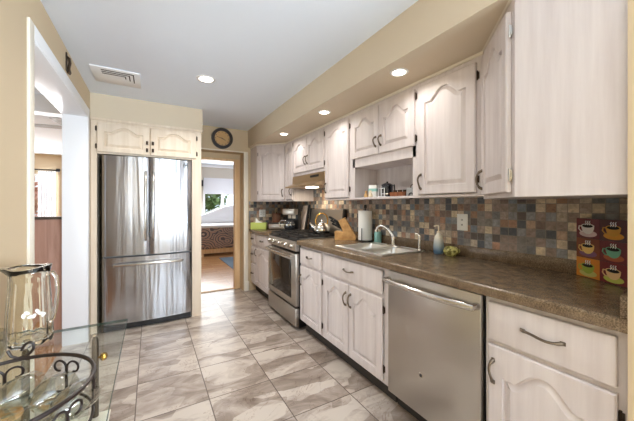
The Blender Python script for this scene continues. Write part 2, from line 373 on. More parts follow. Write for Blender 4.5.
# windows
def window(name, x0, x1, z0, z1, y, mull=(), depth=.06):
    fr = [(x0, y, z0, x0+.05, y+depth, z1), (x1-.05, y, z0, x1, y+depth, z1), (x0, y, z0, x1, y+depth, z0+.05), (x0, y, z1-.05, x1, y+depth, z1)]
    for mx in mull: fr.append((mx-.04, y, z0, mx+.04, y+depth, z1))
    o = struct(name, fr, 'trim_white', .004)
    p = boxes('window_pane', [(x0+.04, y+depth/2-.003, z0+.04, x1-.04, y+depth/2+.003, z1-.04)], 'window_glass', o)
    return o
window('window_1', 1.27, 2.75, .9, 2.0, YB+.02, (1.80,)); window('window_2', -3.4, -2.35, .9, 2.05, YV+.02)
window('window_3', .6, 2.9, .3, 2.2, -3.07, (1.75,))
o = window('window_4', 0, 1.6, .75, 1.95, 0, (.8,)); o.rotation_euler = (0, 0, PI/2); o.location = (3.27, -2.1, 0)
o = window('window_added', 0, 2.2, 0, 1.65, 0, (1.1,)); o.rotation_euler = (0, 0, PI/2); o.location = (-3.71, 1.7, 0)  # unseen glazing added to go with the dining uplight
tag(boxes('roller_shade', [(1.28, YB-.03, 1.575, 2.74, YB-.02, 2.02), (1.28, YB-.045, 1.98, 2.74, YB-.005, 2.03)], 'shade_white'), 'white roller shade pulled halfway down the bedroom window', 'shade')
tag(boxes('shade_bracket', [(1.225, YB-.04, 1.79, 1.265, YB-.001, 1.96)], 'black_iron'), 'small black bracket on the left of the bedroom window', 'bracket')
# baseboards
struct('baseboard_left', [(XL, -3, 0, XL+.012, 1.88, .09)], 'trim_white', .002)

# exterior: lawn and trees seen through the windows
struct('ground', [(-16, -18, -.14, 18, 26, -.1)], 'lawn')
def tree(name, x, y, h, r, m, label, n=900):
    root = thing(name, label, 'tree', (x, y, -.1))
    tubeo('trunk', [(0, 0, 0), (.03, .02, h*.4), (0, .05, h*.75)], .1, 'trunk', root, 8, radii=[.13, .1, .05])
    bm = nb()
    for i in range(n):
        d = Vector((random.gauss(0, 1), random.gauss(0, 1), random.gauss(0, 1))).normalized()*r*(.55+.45*random.random())
        p = Vector((0, 0, h*.62)) + Vector((d.x, d.y, d.z*.85*h/(2*r)*1.0 if h > 2*r else d.z))
        s = .07+.09*random.random()
        a = Vector((random.gauss(0, 1), random.gauss(0, 1), random.gauss(0, 1))).normalized(); b_ = a.orthogonal().normalized(); c_ = a.cross(b_)
        bm.faces.new([bm.verts.new(p+v) for v in (b_*s, c_*s*.5, -b_*s, -c_*s*.5)])
    obj('foliage', bm, m, root); return root
tree('tree', 1.5, 12.2, 3.4, 1.3, 'leaf_green', 'green leafy tree seen through the left half of the bedroom window', 2600)
tree('tree', 4.6, 13.0, 4.2, 1.6, 'leaf_green', 'green leafy tree seen through the right half of the bedroom window', 2600)
tree('tree', -4.0, 13.5, 2.6, .9, 'leaf_red', 'pink flowering tree outside the living room window', 900)
tree('tree', 2.3, -7.5, 3.8, 1.5, 'leaf_green', 'green tree beyond the patio window')
tree('tree', -1.6, -8.5, 4.2, 1.6, 'leaf_green', 'tall green tree beyond the patio window')

# ---------------------------------------------------------------- ceiling and wall fixtures
def can(x, y, z, label, grp, power, r=.062, col=(1, .96, .91)):
    t_ = thing('recessed_light', label, 'ceiling light', (x, y, z), 0, grp)
    bm = nb(); lathe(bm, [(r*.78, .006), (r*.78, -.004), (r, -.006), (r*1.12, -.001), (r*1.12, .003)], seg=32); obj('trim_ring', bm, 'bright_white', t_, 40)
    latheo('lamp_lens', [(0, -.003), (r*.77, -.003), (r*.77, .002), (0, .002)], 'lamp_glow', t_)
    a = area('lamp_light', (0, 0, -.012), (0, 0, 0), r*1.5, r*1.5, power, col, 'DISK', math.radians(150)); a.parent = t_
    return t_
can(.416, 2.665, H, 'round recessed light in the flat white ceiling', 'recessed lights', 11, .072, (1, .96, .90))
for y, nm in ((1.338, 'recessed light in the soffit nearest the camera, above the open shelf cabinet'), (2.253, 'recessed light in the soffit between the other two soffit lights'), (3.181, 'farthest recessed light in the soffit, left of the range hood')):
    can(1.372, y, 2.112, nm, 'recessed lights in the soffit', 1.1, .052)

v = thing('ceiling_vent', 'white square ceiling air vent with dark slots', 'vent', (-.25, 3.0, H))
boxes('grille_frame', [(-.17, -.17, -.008, .17, .17, 0)], 'bright_white', v, .003)
for k in range(3):
    s = .125-k*.03
    boxes('grille_slot', [(-.10+0*k, -.13+k*.035, -.0095, s, -.13+k*.035+.014, -.0075), (s-.008, -.13+k*.035, -.0095, s, .06-k*.03, -.0075)], 'slot_dark', v)

h = thing('wall_hook', 'dark bronze ornamental hook high on the left wall', 'hook', (XL, 2.62, 2.18))
boxes('back_plate', [(0, -.012, .02, .008, .012, .15)], 'dark_metal', h, .003)
tubeo('hook_arm', [(.005, 0, .12), (.018, 0, .11), (.022, 0, .08), (.016, 0, .04), (.022, 0, .01), (.016, 0, 0)], .009, 'dark_metal', h)
latheo('hook_tip', [(0, 0), (.009, .005), (.012, .012), (.008, .02), (0, .024)], 'dark_metal', h, cx=.016)

ck = thing('wall_clock', 'round wall clock with dark rim and tan face above the doorway', 'clock', (.872, YE, 2.205))
def disc_y(bm, r0, r1, y0, y1, seg=48):  # ring facing -y
    pts = [(r0, y0), (r1, y0), (r1, y1), (r0, y1)]
    R = [[bm.verts.new((a*math.cos(2*PI*k/seg), b, a*math.sin(2*PI*k/seg))) for k in range(seg)] for a, b in pts]
    for i in range(4):
        for k in range(seg): bm.faces.new((R[i][k], R[i][(k+1) % seg], R[(i+1) % 4][(k+1) % seg], R[(i+1) % 4][k]))
bm = nb(); disc_y(bm, .105, .145, -.035, 0); obj('clock_rim', bm, 'clock_rim', ck, 40)
bm = nb(); prism(bm, [(.108*math.cos(2*PI*k/40), .108*math.sin(2*PI*k/40)) for k in range(40)], -.015, -.001); fc = obj('clock_dial', bm, 'clock_face', ck)
for k in range(12):
    bm = nb(); a = 2*PI*k/12; c_, s_ = math.cos(a), math.sin(a)
    prism(bm, [(c_*.083-s_*.003, s_*.083+c_*.003), (c_*.083+s_*.003, s_*.083-c_*.003), (c_*.098+s_*.003, s_*.098-c_*.003), (c_*.098-s_*.003, s_*.098+c_*.003)], -.017, -.015)
    obj('hour_mark', bm, 'clock_rim', fc)
for nm, an, ln, wd in (('minute_hand', 165, .078, .004), ('hour_hand', -28, .052, .0055)):
    bm = nb(); a = math.radians(an); c_, s_ = math.cos(a), math.sin(a)
    prism(bm, [(-c_*.012-s_*wd, -s_*.012+c_*wd), (-c_*.012+s_*wd, -s_*.012-c_*wd), (c_*ln+s_*wd*.4, s_*ln-c_*wd*.4), (c_*ln-s_*wd*.4, s_*ln+c_*wd*.4)], -.019, -.0172 if nm[0] == 'm' else -.0165)
    obj(nm, bm, 'black_iron', ck)

# ---------------------------------------------------------------- cabinet making
def contour(x0, x1, z0, z1, rise):
    pts = [(x0, z0), (x1, z0), (x1, z1)]
    w_ = x1-x0
    if rise:
        n = 22; sh = .10*w_
        for i in range(n+1):
            x = x1-sh-(w_-2*sh)*i/n; s = 1-abs(2*i/n-1)
            s2 = (0.5-.5*math.cos(PI*min(1, s*1.08)))
            pts.append((x, z1-.006*math.sin(PI*min(1, s*3)) * (s < .333)+rise*s2))
    pts.append((x0, z1))
    return pts
def inset(pts, d):
    n = len(pts); out = []
    for i in range(n):
        p0, p1, p2 = Vector(pts[i-1]), Vector(pts[i]), Vector(pts[(i+1) % n])
        e1 = (p1-p0).normalized(); e2 = (p2-p1).normalized()
        n1 = Vector((-e1.y, e1.x)); n2 = Vector((-e2.y, e2.x)); b_ = n1+n2
        if b_.length < 1e-6: b_ = n1
        b_.normalize(); k = d/max(.5, b_.dot(n1)); out.append((p1.x+b_.x*k, p1.y+b_.y*k))
    return out
def panel_mesh(x0, x1, z0, z1, y, t_=.02, mx=.055, mz=.055, rise=.05, top=None):
    """cabinet door lying in the local xz plane, front at y-t_, with routed cathedral panel"""
    bm = nb()
    def loop(pts, yy): return [bm.verts.new((a, yy, b)) for a, b in pts]
    R = [(x0, z0), (x1, z0), (x1, z1), (x0, z1)]
    e = .005
    Rb = loop(R, y); Rs = loop(R, y-t_+e); Rf = loop([(x0+e, z0+e), (x1-e, z0+e), (x1-e, z1-e), (x0+e, z1-e)], y-t_)
    def bridge(a, b):
        n = len(a)
        for i in range(n): bm.faces.new((a[i], a[(i+1) % n], b[(i+1) % n], b[i]))
    bm.faces.new(Rb); bridge(Rb, Rs); bridge(Rs, Rf)
    zt = z1-(top if top else mz)-rise
    c0 = contour(x0+mx, x1-mx, z0+mz, zt, rise)
    C0 = loop(c0, y-t_); C1 = loop(inset(c0, .003), y-t_+.013); C2 = loop(inset(c0, .009), y-t_+.013); C3 = loop(inset(c0, .030), y-t_+.001)
    bridge(C0, C1); bridge(C1, C2); bridge(C2, C3)
    def edges(l): 
        r = []
        for i in range(len(l)):
            a, b = l[i], l[(i+1) % len(l)]; ed = bm.edges.get((a, b)) or bm.edges.new((a, b)); r.append(ed)
        return r
    bmesh.ops.triangle_fill(bm, edges=edges(Rf)+edges(C0), use_beauty=True)
    bmesh.ops.triangle_fill(bm, edges=edges(C3), use_beauty=True)
    return bm
def pull(parent, x, y, z, vert=True, ln=.10, m='pewter'):
    bm = nb(); n = 14; pts = []; rad = []
    for i in range(n+1):
        s = i/n; a = (s-.5)*ln; o_ = .026*math.sin(PI*s)**.6
        wob = .004*math.sin(2*PI*s)
        pts.append((x+(wob if vert else a), y-.004-o_, z+(a if vert else wob)))
        rad.append(.0055 if 0.12 < s < .88 else .0075)
    tube(bm, pts, .005, 8, radii=rad)
    for s in (-.5, .5):
        if vert: box(bm, x-.007, y-.005, z+s*ln-.009, x+.007, y, z+s*ln+.009, .002)
        else: box(bm, x+s*ln-.009, y-.005, z-.007, x+s*ln+.009, y, z+.007, .002)
    return obj('handle', bm, m, parent, 50)
def hinge(parent, x, y, z, m='dark_metal'):
    bm = nb(); box(bm, x-.009, y-.004, z-.020, x+.009, y, z+.020, .0015)
    tube(bm, [(x, y-.006, z-.026), (x, y-.006, z+.026)], .0042, 8)
    return obj('hinge', bm, m, parent, 40)
def door(parent, x0, x1, z0, z1, hx, hz, side, rise=.05, m='pale_oak', hm='dark_metal', mx=.05, mz=.055, hz_in=.075, y=0):
    d = obj('door', panel_mesh(x0, x1, z0, z1, y, rise=rise, mx=mx, mz=mz), m, parent, 25)
    if hx is not None: pull(d, hx, y-.02, hz, True, .095 if z1-z0 > .4 else .075)
    if side:
        xx = x0-.006 if side == 'l' else x1+.006
        for zz in (z0+hz_in, z1-hz_in): hinge(parent, xx, y-.001, zz, hm)
    return d
def drawer(parent, x0, x1, z0, z1, m='pale_oak', y=0, wid=.1):
    bm = nb(); box(bm, x0, y-.02, z0, x1, y, z1, .006, 3)
    d = obj('drawer_front', bm, m, parent, 30)
    pull(d, (x0+x1)/2, y-.02, (z0+z1)/2+.005, False, wid); return d
def carcass(parent, wd, dp, z0, z1, m, toe=0, frame=.03, extra=(), rails=(), stile=False):
    """open box carcass: local x 0..wd, y 0..dp, front plane y=0"""
    b = .016
    L_ = [(0, .0, z0, b, dp, z1), (wd-b, .0, z0, wd, dp, z1), (b, 0, z0, wd-b, dp, z0+b), (b, dp-b, z0+b, wd-b, dp, z1),
          (b, 0, z1-frame, wd-b, b, z1), (b, 0, z0+b, .045, b, z1-frame), (wd-.045, 0, z0+b, wd-b, b, z1-frame)]
    L_ += list(extra)
    c_ = boxes('carcass', L_, m, parent)
    [boxes('face_rail', [(.045, 0, q0, wd-.045, b, q1)], m, parent) for q0, q1 in rails]
    if stile: boxes('face_stile', [(wd/2-.03, 0, z0+b, wd/2+.02, b, rails[0][0])], m, parent)
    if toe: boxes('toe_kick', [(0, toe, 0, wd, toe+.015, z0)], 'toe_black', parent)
    return c_
RB = -PI/2   # local +x -> world -Y, local -y -> world -X
XB = 1.302   # carcass face of base cabinets
def base_unit(y1, y0, label, grp='base cabinets of the counter run'):
    return thing('base_cabinet', label, 'cabinet', (XB, y1, 0), RB, grp), y1-y0
DP = XR-XB-.002
# far drawer stack
c, wd = base_unit(4.215, 4.012, 'narrow base cabinet with three drawers at the doorway end of the counter')
carcass(c, wd, DP, .116, .874, 'pale_oak', .06, rails=[(.40, .45), (.66, .71)])
for z0, z1 in ((.70, .85), (.44, .67), (.14, .41)): drawer(c, .02, wd-.01, z0, z1, wid=.07)
c, wd = base_unit(4.010, 3.402, 'base cabinet with one drawer over a door, left of the range')
carcass(c, wd, DP, .116, .874, 'pale_oak', .06, rails=[(.65, .71)], stile=wd > .7)
drawer(c, .03, wd-.03, .70, .85); door(c, .03, wd-.03, .14, .67, .07, .60, 'r')
c, wd = base_unit(2.592, 2.152, 'base cabinet with a single drawer and door, right of the range')
carcass(c, wd, DP, .116, .874, 'pale_oak', .06, rails=[(.65, .71)], stile=wd > .7)
drawer(c, .02, wd-.02, .69, .845, wid=.09); door(c, .02, wd-.02, .135, .665, .045, .53, 'r')
c, wd = base_unit(2.150, 1.352, 'wide sink base cabinet with two arched doors under one long drawer front')
carcass(c, wd, DP, .116, .874, 'pale_oak', .06, rails=[(.65, .71)], stile=wd > .7)
drawer(c, .03, wd-.05, .69, .845, wid=.11)
mid = (wd-.02)/2
door(c, .035, mid-.004, .135, .665, mid-.03, .555, 'l', rise=.06); door(c, mid+.004, wd-.05, .135, .665, mid+.03, .555, 'r', rise=.06)
c, wd = base_unit(.745, YN+.002, 'base cabinet with drawer over arched door nearest the camera, right of the dishwasher')
carcass(c, wd, DP, .116, .874, 'pale_oak', .06, rails=[(.65, .71)], stile=wd > .7)
drawer(c, .018, wd-.03, .68, .845, wid=.13); door(c, .018, wd-.03, .135, .66, .042, .55, 'r', rise=.07, mx=.06)

# upper cabinets
XU = 1.59; ZU0 = 1.315; ZU1 = 2.095; DU = XR-XU-.002
def upper(y1, y0, label): return thing('wall_cabinet', label, 'cabinet', (XU, y1, 0), RB, 'upper wall cabinets'), y1-y0
c, wd = upper(3.600, 3.372, 'narrow upper cabinet with one door, left of the range hood')
carcass(c, wd, DU, ZU0, ZU1, 'pale_oak'); door(c, .012, wd-.012, ZU0+.02, ZU1-.03, wd-.035, 1.44, None, mx=.04)
c, wd = upper(3.370, 2.592, 'short upper cabinet with two arched doors above the range hood')
carcass(c, wd, DU, 1.625, ZU1, 'pale_oak', rails=[(1.641, 1.68)])
door(c, .015, wd/2-.004, 1.66, ZU1-.03, wd/2-.03, 1.79, 'l', mx=.045, rise=.06, hz_in=.05); door(c, wd/2+.004, wd-.015, 1.66, ZU1-.03, wd/2+.03, 1.79, 'r', mx=.045, rise=.06, hz_in=.05)
c, wd = upper(2.590, 2.132, 'tall upper cabinet with one arched door between the range hood and the open shelf')
carcass(c, wd, DU, ZU0, ZU1, 'pale_oak'); door(c, .02, wd-.03, ZU0+.02, ZU1-.03, .045, 1.44, 'r')
c, wd = upper(2.130, 1.376, 'upper cabinet with two arched doors over an open display shelf')
carcass(c, wd, DU, ZU0, ZU1, 'pale_oak', extra=[(.016, 0, 1.60, wd-.016, DU-.016, 1.616), (.016, 0, 1.616, wd-.016, .016, 1.70), (wd/2-.02, 0, 1.70, wd/2+.02, .016, ZU1-.03)])
door(c, .02, wd/2-.004, 1.675, ZU1-.03, wd/2-.03, 1.775, 'l', mx=.05, rise=.06, hz_in=.05); door(c, wd/2+.004, wd-.02, 1.675, ZU1-.03, wd/2+.03, 1.775, 'r', mx=.05, rise=.06, hz_in=.05)
c, wd = upper(1.374, .926, 'tall upper cabinet with one large arched door, right of the open shelf')
carcass(c, wd, DU, ZU0, ZU1, 'pale_oak'); door(c, .012, wd-.035, ZU0+.02, ZU1-.03, .04, 1.42, 'r', rise=.065, mx=.055)

def corner_unit(name, label, flip):
    # plan of a diagonal corner cabinet; local origin in world coordinates at (0,0)
    c = thing(name, label, 'cabinet', (0, 0, 0), 0, 'upper wall cabinets')
    return c
def plan_cab(c, poly, z0, z1, m):
    bm = nb(); prism(bm, poly, z0, z1, 'xy'); return obj('carcass', bm, m, c)
# near corner: diagonal from (1.57,.925) to (1.268,.611), side panel back to the near wall
c = thing('corner_wall_cabinet', 'tall diagonal corner upper cabinet with wide plain side panel at the right edge', 'cabinet', (1.59, .924, 0), 0, 'diagonal corner cabinets')
poly = [(0, 0), (XR-.002-1.59, 0), (XR-.002-1.59, YN+.002-.924), (1.268-1.59, YN+.002-.924), (1.268-1.59, .611-.924)]
ZN0 = 1.298
plan_cab(c, poly, ZN0, 2.11, 'pale_oak')
# door along the diagonal as a child rotated by mesh
ddx, ddy = 1.268-1.59, .611-.924; dl = math.hypot(ddx, ddy); ang = math.atan2(ddy, ddx)
def diag(o_, a_, off=(0, 0, 0)):
    o_.data.transform(Matrix.Translation(off) @ Matrix.Rotation(a_, 4, 'Z'))
    return o_
d = obj('door', panel_mesh(.03, dl-.035, ZN0+.02, 2.065, -.001, rise=.07, mx=.05), 'pale_oak', c, 25)
diag(d, ang); hd = pull(d, .055, -.021, 1.40, True, .095); diag(hd, ang)
for zz in (ZN0+.09, 1.98): hg = hinge(c, dl-.028, -.002, zz, 'nickel'); diag(hg, ang)
# far corner cabinet, diagonal front
P0 = (1.59, 3.602); P1 = (1.285, 3.93)
c = thing('corner_wall_cabinet', 'far diagonal corner upper cabinet with one arched door beside the doorway', 'cabinet', (P0[0], P0[1], 0), 0, 'diagonal corner cabinets')
plan_cab(c, [(0, 0), (XR-.002-P0[0], 0), (XR-.002-P0[0], YE-.002-P0[1]), (P1[0]-P0[0], YE-.002-P0[1]), (P1[0]-P0[0], P1[1]-P0[1])], ZU0, ZU1, 'pale_oak')
dl = math.hypot(P1[0]-P0[0], P1[1]-P0[1]); ang = math.atan2(P0[1]-P1[1], P0[0]-P1[0]); off = (P1[0]-P0[0], P1[1]-P0[1], 0)
d = obj('door', panel_mesh(.03, dl-.025, ZU0+.02, ZU1-.03, -.001, rise=.05, mx=.05), 'pale_oak', c, 25); diag(d, ang, off)
hd = pull(d, dl-.05, -.021, 1.43, True, .09); diag(hd, ang, off)
for zz in (ZU0+.12, 1.97): diag(hinge(c, .022, -.002, zz), ang, off)
# crown strip under the soffit
bm = nb()
path = [(1.285, YE-.001), (1.285, 3.93), (1.59, 3.602), (1.59, .924), (1.268, .611), (1.268, YN+.001)]
for i in range(len(path)-1):
    a, b_ = Vector(path[i]), Vector(path[i+1]); dr = (b_-a).normalized(); nn = Vector((dr.y, -dr.x))
    if nn.x > 0 and i in (0, 2, 4): nn = -nn
    if i == 1: nn = Vector((-abs(nn.x), -abs(nn.y)))
    if i == 3: nn = Vector((-abs(nn.x), abs(nn.y)))
    q = [a-nn*.012, b_-nn*.012, b_+nn*.012, a+nn*.012]
    vs = [bm.verts.new((p.x, p.y, z)) for z in (2.0955 if i not in (3, 4) else 2.1105, 2.1115) for p in q]
    for f in ((0, 1, 2, 3), (4, 7, 6, 5), (0, 4, 5, 1), (1, 5, 6, 2), (2, 6, 7, 3), (3, 7, 4, 0)): bm.faces.new([vs[j] for j in f])
skind(obj('trim_crown', bm, 'trim_cream'))

# ---------------------------------------------------------------- counter, backsplash
HX0, HX1, HY0, HY1 = 1.385, 1.775, 1.51, 2.04
XE = 1.257; CT = .914; XS = 1.872
ct = thing('countertop', 'dark speckled brown laminate counter right of the range with a sink cutout', 'countertop', (XE, YN, 0))
def W2(lst, ox, oy): return [(a-ox, b-oy, z0, d_-ox, e_-oy, z1) for a, b, z0, d_, e_, z1 in lst]
bm = nb()
Yd = 2.594
for b_ in W2([(XE+.02, YN+.001, .876, HX0, Yd, CT), (HX1, YN+.001, .876, XR-.001, Yd, CT), (HX0, YN+.001, .876, HX1, HY0, CT), (HX0, HY1, .876, HX1, Yd, CT)], XE, YN): box(bm, *b_)
prism(bm, [(0.02, .876), (.02, CT), (.008, CT), (.002, CT-.004), (0, CT-.012), (0, .872), (.012, .872), (.02, .876)][::-1][1:], .001, Yd-YN, 'xz')
obj('counter_top', bm, 'counter', ct)
boxes('backsplash_lip', W2([(XS, YN+.001, CT, XR-.001, Yd, .985), (1.262, YN+.001, CT, XS, YN+.02, .985)], XE, YN), 'counter', ct, .002)
ct2 = thing('countertop', 'short dark brown counter left of the range by the doorway', 'countertop', (XE, 3.392, 0))
bm = nb(); box(bm, 0, .001, .876, XR-.001-XE, YE-.001-3.392, CT, .006); obj('counter_top', bm, 'counter', ct2, 30)
boxes('backsplash_lip', W2([(XS, 3.393, CT, XR-.001, YE-.001, .985), (XE+.02, YE-.019, CT, XS, YE-.001, .985)], XE, 3.392), 'counter', ct2, .002)
o = struct('wall_backsplash_right', [(XR-.008, YN+.001, .985, XR, YE, 1.32), (XR-.008, 2.592, 1.32, XR, 3.37, 1.66)], 'mosaic_y')
o = struct('wall_backsplash_end', [(1.26, YE-.008, .985, XR-.008, YE, 1.318)], 'mosaic_x')

# ---------------------------------------------------------------- fridge and its cabinet
fc = thing('fridge_cabinet', 'cream wall cabinet with two arched doors and side panels framing the refrigerator', 'cabinet', (XL+.003, 3.545, 0))
FW = .514-XL-.006
boxes('carcass', [(.05, .001, 1.775, FW-.109, .66, 2.09), (0, 0, 2.09, FW, .67, 2.123)], 'cream_wood', fc)
boxes('side_panel', [(0, 0, 0, .05, .67, 2.09)], 'cream_wood', fc); boxes('side_panel', [(FW-.108, .0, 0, FW-.01, .67, 2.09)], 'cream_wood', fc)
boxes('crown_strip', [(-.001, -.015, 2.10, FW+.012, 0, 2.125), (FW, -.015, 2.10, FW+.012, .66, 2.125)], 'cream_wood', fc, .003)
ox = XL+.003
for x0, x1, hx, sd in ((-.46, -.013, -.035, 'l'), (-.005, .444, .018, 'r')):
    d = obj('door', panel_mesh(x0-ox, x1-ox, 1.79, 2.078, 0, rise=.05, mx=.06, mz=.05, top=.035), 'cream_wood', fc, 25)
    for zz in (1.845, 1.905): latheo('knob', [(0, -.02), (.011, -.02), (.011, .02), (0, .02)], 'dark_metal', d, cx=0, cy=0)
    for kb, zz in zip([c_ for c_ in d.children], (1.84, 1.915)): kb.data.transform(Matrix.Translation((hx-ox, -.03, zz)) @ Matrix.Scale(.9, 4))
    for zz in (1.845, 2.02): hinge(fc, (x0-.008 if sd == 'l' else x1+.008)-ox, -.001, zz)
fr = thing('refrigerator', 'stainless steel french door refrigerator with bottom freezer drawer', 'refrigerator', (-.013, 3.535, 0))
boxes('cabinet_body', [(-.40, .04, .03, .40, .62, 1.755)], 'grey_plastic', fr)
def curved(x0, x1, z0, z1, xc, hw, y0=0.035, bulge=.035, nx=16):
    bm = nb(); F = []; Bk = []
    for i in range(nx+1):
        x = x0+(x1-x0)*i/nx; s = (x-xc)/hw; yy = -.03-bulge*(1-s*s)
        e_ = min(i, nx-i)
        if e_ == 0: yy += .012
        F.append((bm.verts.new((x, yy, z0)), bm.verts.new((x, yy, z1)))); Bk.append((bm.verts.new((x, y0, z0)), bm.verts.new((x, y0, z1))))
    for i in range(nx):
        bm.faces.new((F[i][0], F[i+1][0], F[i+1][1], F[i][1])); bm.faces.new((Bk[i][1], Bk[i+1][1], Bk[i+1][0], Bk[i][0]))
        bm.faces.new((F[i][1], F[i+1][1], Bk[i+1][1], Bk[i][1])); bm.faces.new((F[i][0], Bk[i][0], Bk[i+1][0], F[i+1][0]))
    for i in (0, nx): bm.faces.new((F[i][0], F[i][1], Bk[i][1], Bk[i][0]))
    return bm
d1 = obj('door', curved(-.405, -.004, .755, 1.755, 0, .42), 'steel', fr, 30)
d2 = obj('door', curved(.004, .405, .755, 1.755, 0, .42), 'steel', fr, 30)
dz = obj('freezer_drawer', curved(-.405, .405, .075, .738, 0, .42, nx=28), 'steel', fr, 30)
for dd, x in ((d1, -.035), (d2, .035)):
    tubeo('handle', [(x, -.06, .90), (x, -.10, .93), (x, -.112, 1.05), (x, -.118, 1.25), (x, -.112, 1.45), (x, -.10, 1.58), (x, -.06, 1.61)], .011, 'nickel', dd, 10)
tubeo('handle', [(-.31, -.045, .665), (-.30, -.085, .665), (-.15, -.115, .67), (0, -.122, .672), (.15, -.115, .67), (.30, -.085, .665), (.31, -.045, .665)], .015, 'nickel', dz, 10)
boxes('toe_grille', [(-.40, -.02, .01, .40, .04, .068)], 'black_plastic', fr)
bm = nb(); tube(bm, [(.345+.018*max(-1, min(1, 1.4*math.cos(a))), -.047, 1.70+.018*max(-1, min(1, 1.4*math.sin(a)))) for a in [2*PI*k/20 for k in range(20)]], .003, 6, True)
box(bm, .336, -.05, 1.693, .354, -.044, 1.707); obj('badge', bm, 'slot_dark', d2, label='small dark square badge')

# ---------------------------------------------------------------- range, hood, dishwasher
RY0, RY1 = 2.600, 3.386
rg = thing('gas_range', 'stainless steel gas range with black oven window and black grates', 'stove', (1.262, RY1, 0), RB)
RW = RY1-RY0
boxes('range_body', [(.004, .03, .03, RW-.004, .60, .895)], 'black_plastic', rg)
bm = nb(); box(bm, .006, -.012, .245, RW-.006, .03, .775, .006)
od = obj('oven_door', bm, 'steel_plain', rg, 30)
boxes('oven_window', [(.055, -.0145, .31, RW-.11, -.011, .70)], 'oven_glass', od, .001)
tubeo('handle', [(.03, -.012, .755)]+[(.03+(RW-.06)*k/12, -.055-.02*math.sin(PI*k/12), .755) for k in range(13)]+[(RW-.03, -.012, .755)], .012, 'nickel', od, 10)
boxes('storage_drawer', [(.006, -.012, .045, RW-.006, .03, .225)], 'steel_plain', rg, .006)
bm = nb(); prism(bm, [(-.012, .80), (.06, .80), (.06, .905), (.012, .905), (-.012, .88)], .006, RW-.006, 'yz')
cp = obj('control_panel', bm, 'steel_plain', rg)
for k in range(5):
    x = .08+k*(RW-.16)/4
    kb = latheo('knob', [(0, 0), (.022, 0), (.020, .02), (.017, .034), (0, .036)], 'nickel', cp, seg=20)
    kb.data.transform(Matrix.Translation((x, -.010, .85)) @ Matrix.Rotation(PI/2, 4, 'X'))
boxes('cooktop', [(.004, .0, .895, RW-.004, .56, .914)], 'black_plastic', rg, .004)
for x0, x1 in ((.03, .26), (.275, RW-.275), (RW-.26, RW-.03)):
    bm = nb()
    for x in (x0, (x0+x1)/2, x1): box(bm, x-.006, .03, .93, x+.006, .53, .945)
    for y in (.03, .15, .28, .41, .53): box(bm, x0-.006, y-.006, .93, x1+.006, y+.006, .945)
    for x in (x0, x1):
        for y in (.03, .53): box(bm, x-.006, y-.006, .913, x+.006, y+.006, .93)
    obj('grate', bm, 'black_iron', rg)
for x, y in ((.145, .15), (.145, .41), (RW-.145, .15), (RW-.145, .41), (RW/2, .28)):
    latheo('burner', [(0, .913), (.045, .913), (.042, .922), (.03, .926), (0, .926)], 'black_iron', rg, cx=x, cy=y, seg=20)
bm = nb(); prism(bm, [(.565, .80), (.612, .80), (.612, 1.21), (.585, 1.21), (.565, 1.0)], .03, RW-.03, 'yz'); obj('backguard', bm, 'steel_plain', rg)
bm = nb(); prism(bm, [(.557, .80), (.614, .80), (.614, 1.215), (.58, 1.22), (.557, 1.0)], .004, .03, 'yz'); prism(bm, [(.557, .80), (.614, .80), (.614, 1.215), (.58, 1.22), (.557, 1.0)], RW-.03, RW-.004, 'yz')
obj('backguard_end_caps', bm, 'black_plastic', rg)

hd = thing('range_hood', 'bronze toned steel range hood with a lit lamp under a short cabinet', 'range hood', (1.47, 3.368, 0), RB)
HW = 3.368-2.594
bm = nb(); prism(bm, [(0, 1.475), (0, 1.49), (.10, 1.53), (.105, 1.622), (.41, 1.622), (.41, 1.475)], 0, HW, 'yz'); obj('hood_shell', bm, 'hood_steel', hd)
boxes('hood_switch_panel', [(HW*.62, .098, 1.575, HW*.86, .106, 1.60)], 'black_plastic', hd)
boxes('hood_lamp', [(HW*.42, .12, 1.468, HW*.60, .22, 1.476)], 'lamp_glow', hd)
a = area('hood_light', (HW*.5, .17, 1.46), (0, 0, 0), .12, .08, 2.4, (1, .85, .65)); a.parent = hd

dw = thing('dishwasher', 'stainless steel dishwasher with a bowed bar handle', 'dishwasher', (1.278, 1.346, 0), RB)
DWW = .596
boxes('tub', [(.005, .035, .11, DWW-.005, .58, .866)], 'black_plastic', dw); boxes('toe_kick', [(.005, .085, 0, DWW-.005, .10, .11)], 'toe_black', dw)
bm = nb(); box(bm, .006, 0, .112, DWW-.006, .034, .862, .006); dd = obj('door', bm, 'steel_plain', dw, 30)
tubeo('handle', [(.022, 0, .808)]+[(.022+(DWW-.044)*k/14, -.040-.022*math.sin(PI*k/14), .808) for k in range(15)]+[(DWW-.022, 0, .808)], .017, 'nickel', dd, 12)
bd = latheo('badge', [(0, 0), (.014, 0), (.014, .002), (0, .002)], 'nickel', dd, seg=20); bd.data.transform(Matrix.Translation((.26, 0, .335)) @ Matrix.Rotation(PI/2, 4, 'X'))
bd2 = latheo('badge', [(0, 0), (.009, 0), (.009, .0026), (0, .0026)], 'black_plastic', dd, seg=20); bd2.data.transform(Matrix.Translation((.26, 0, .335)) @ Matrix.Rotation(PI/2, 4, 'X'))

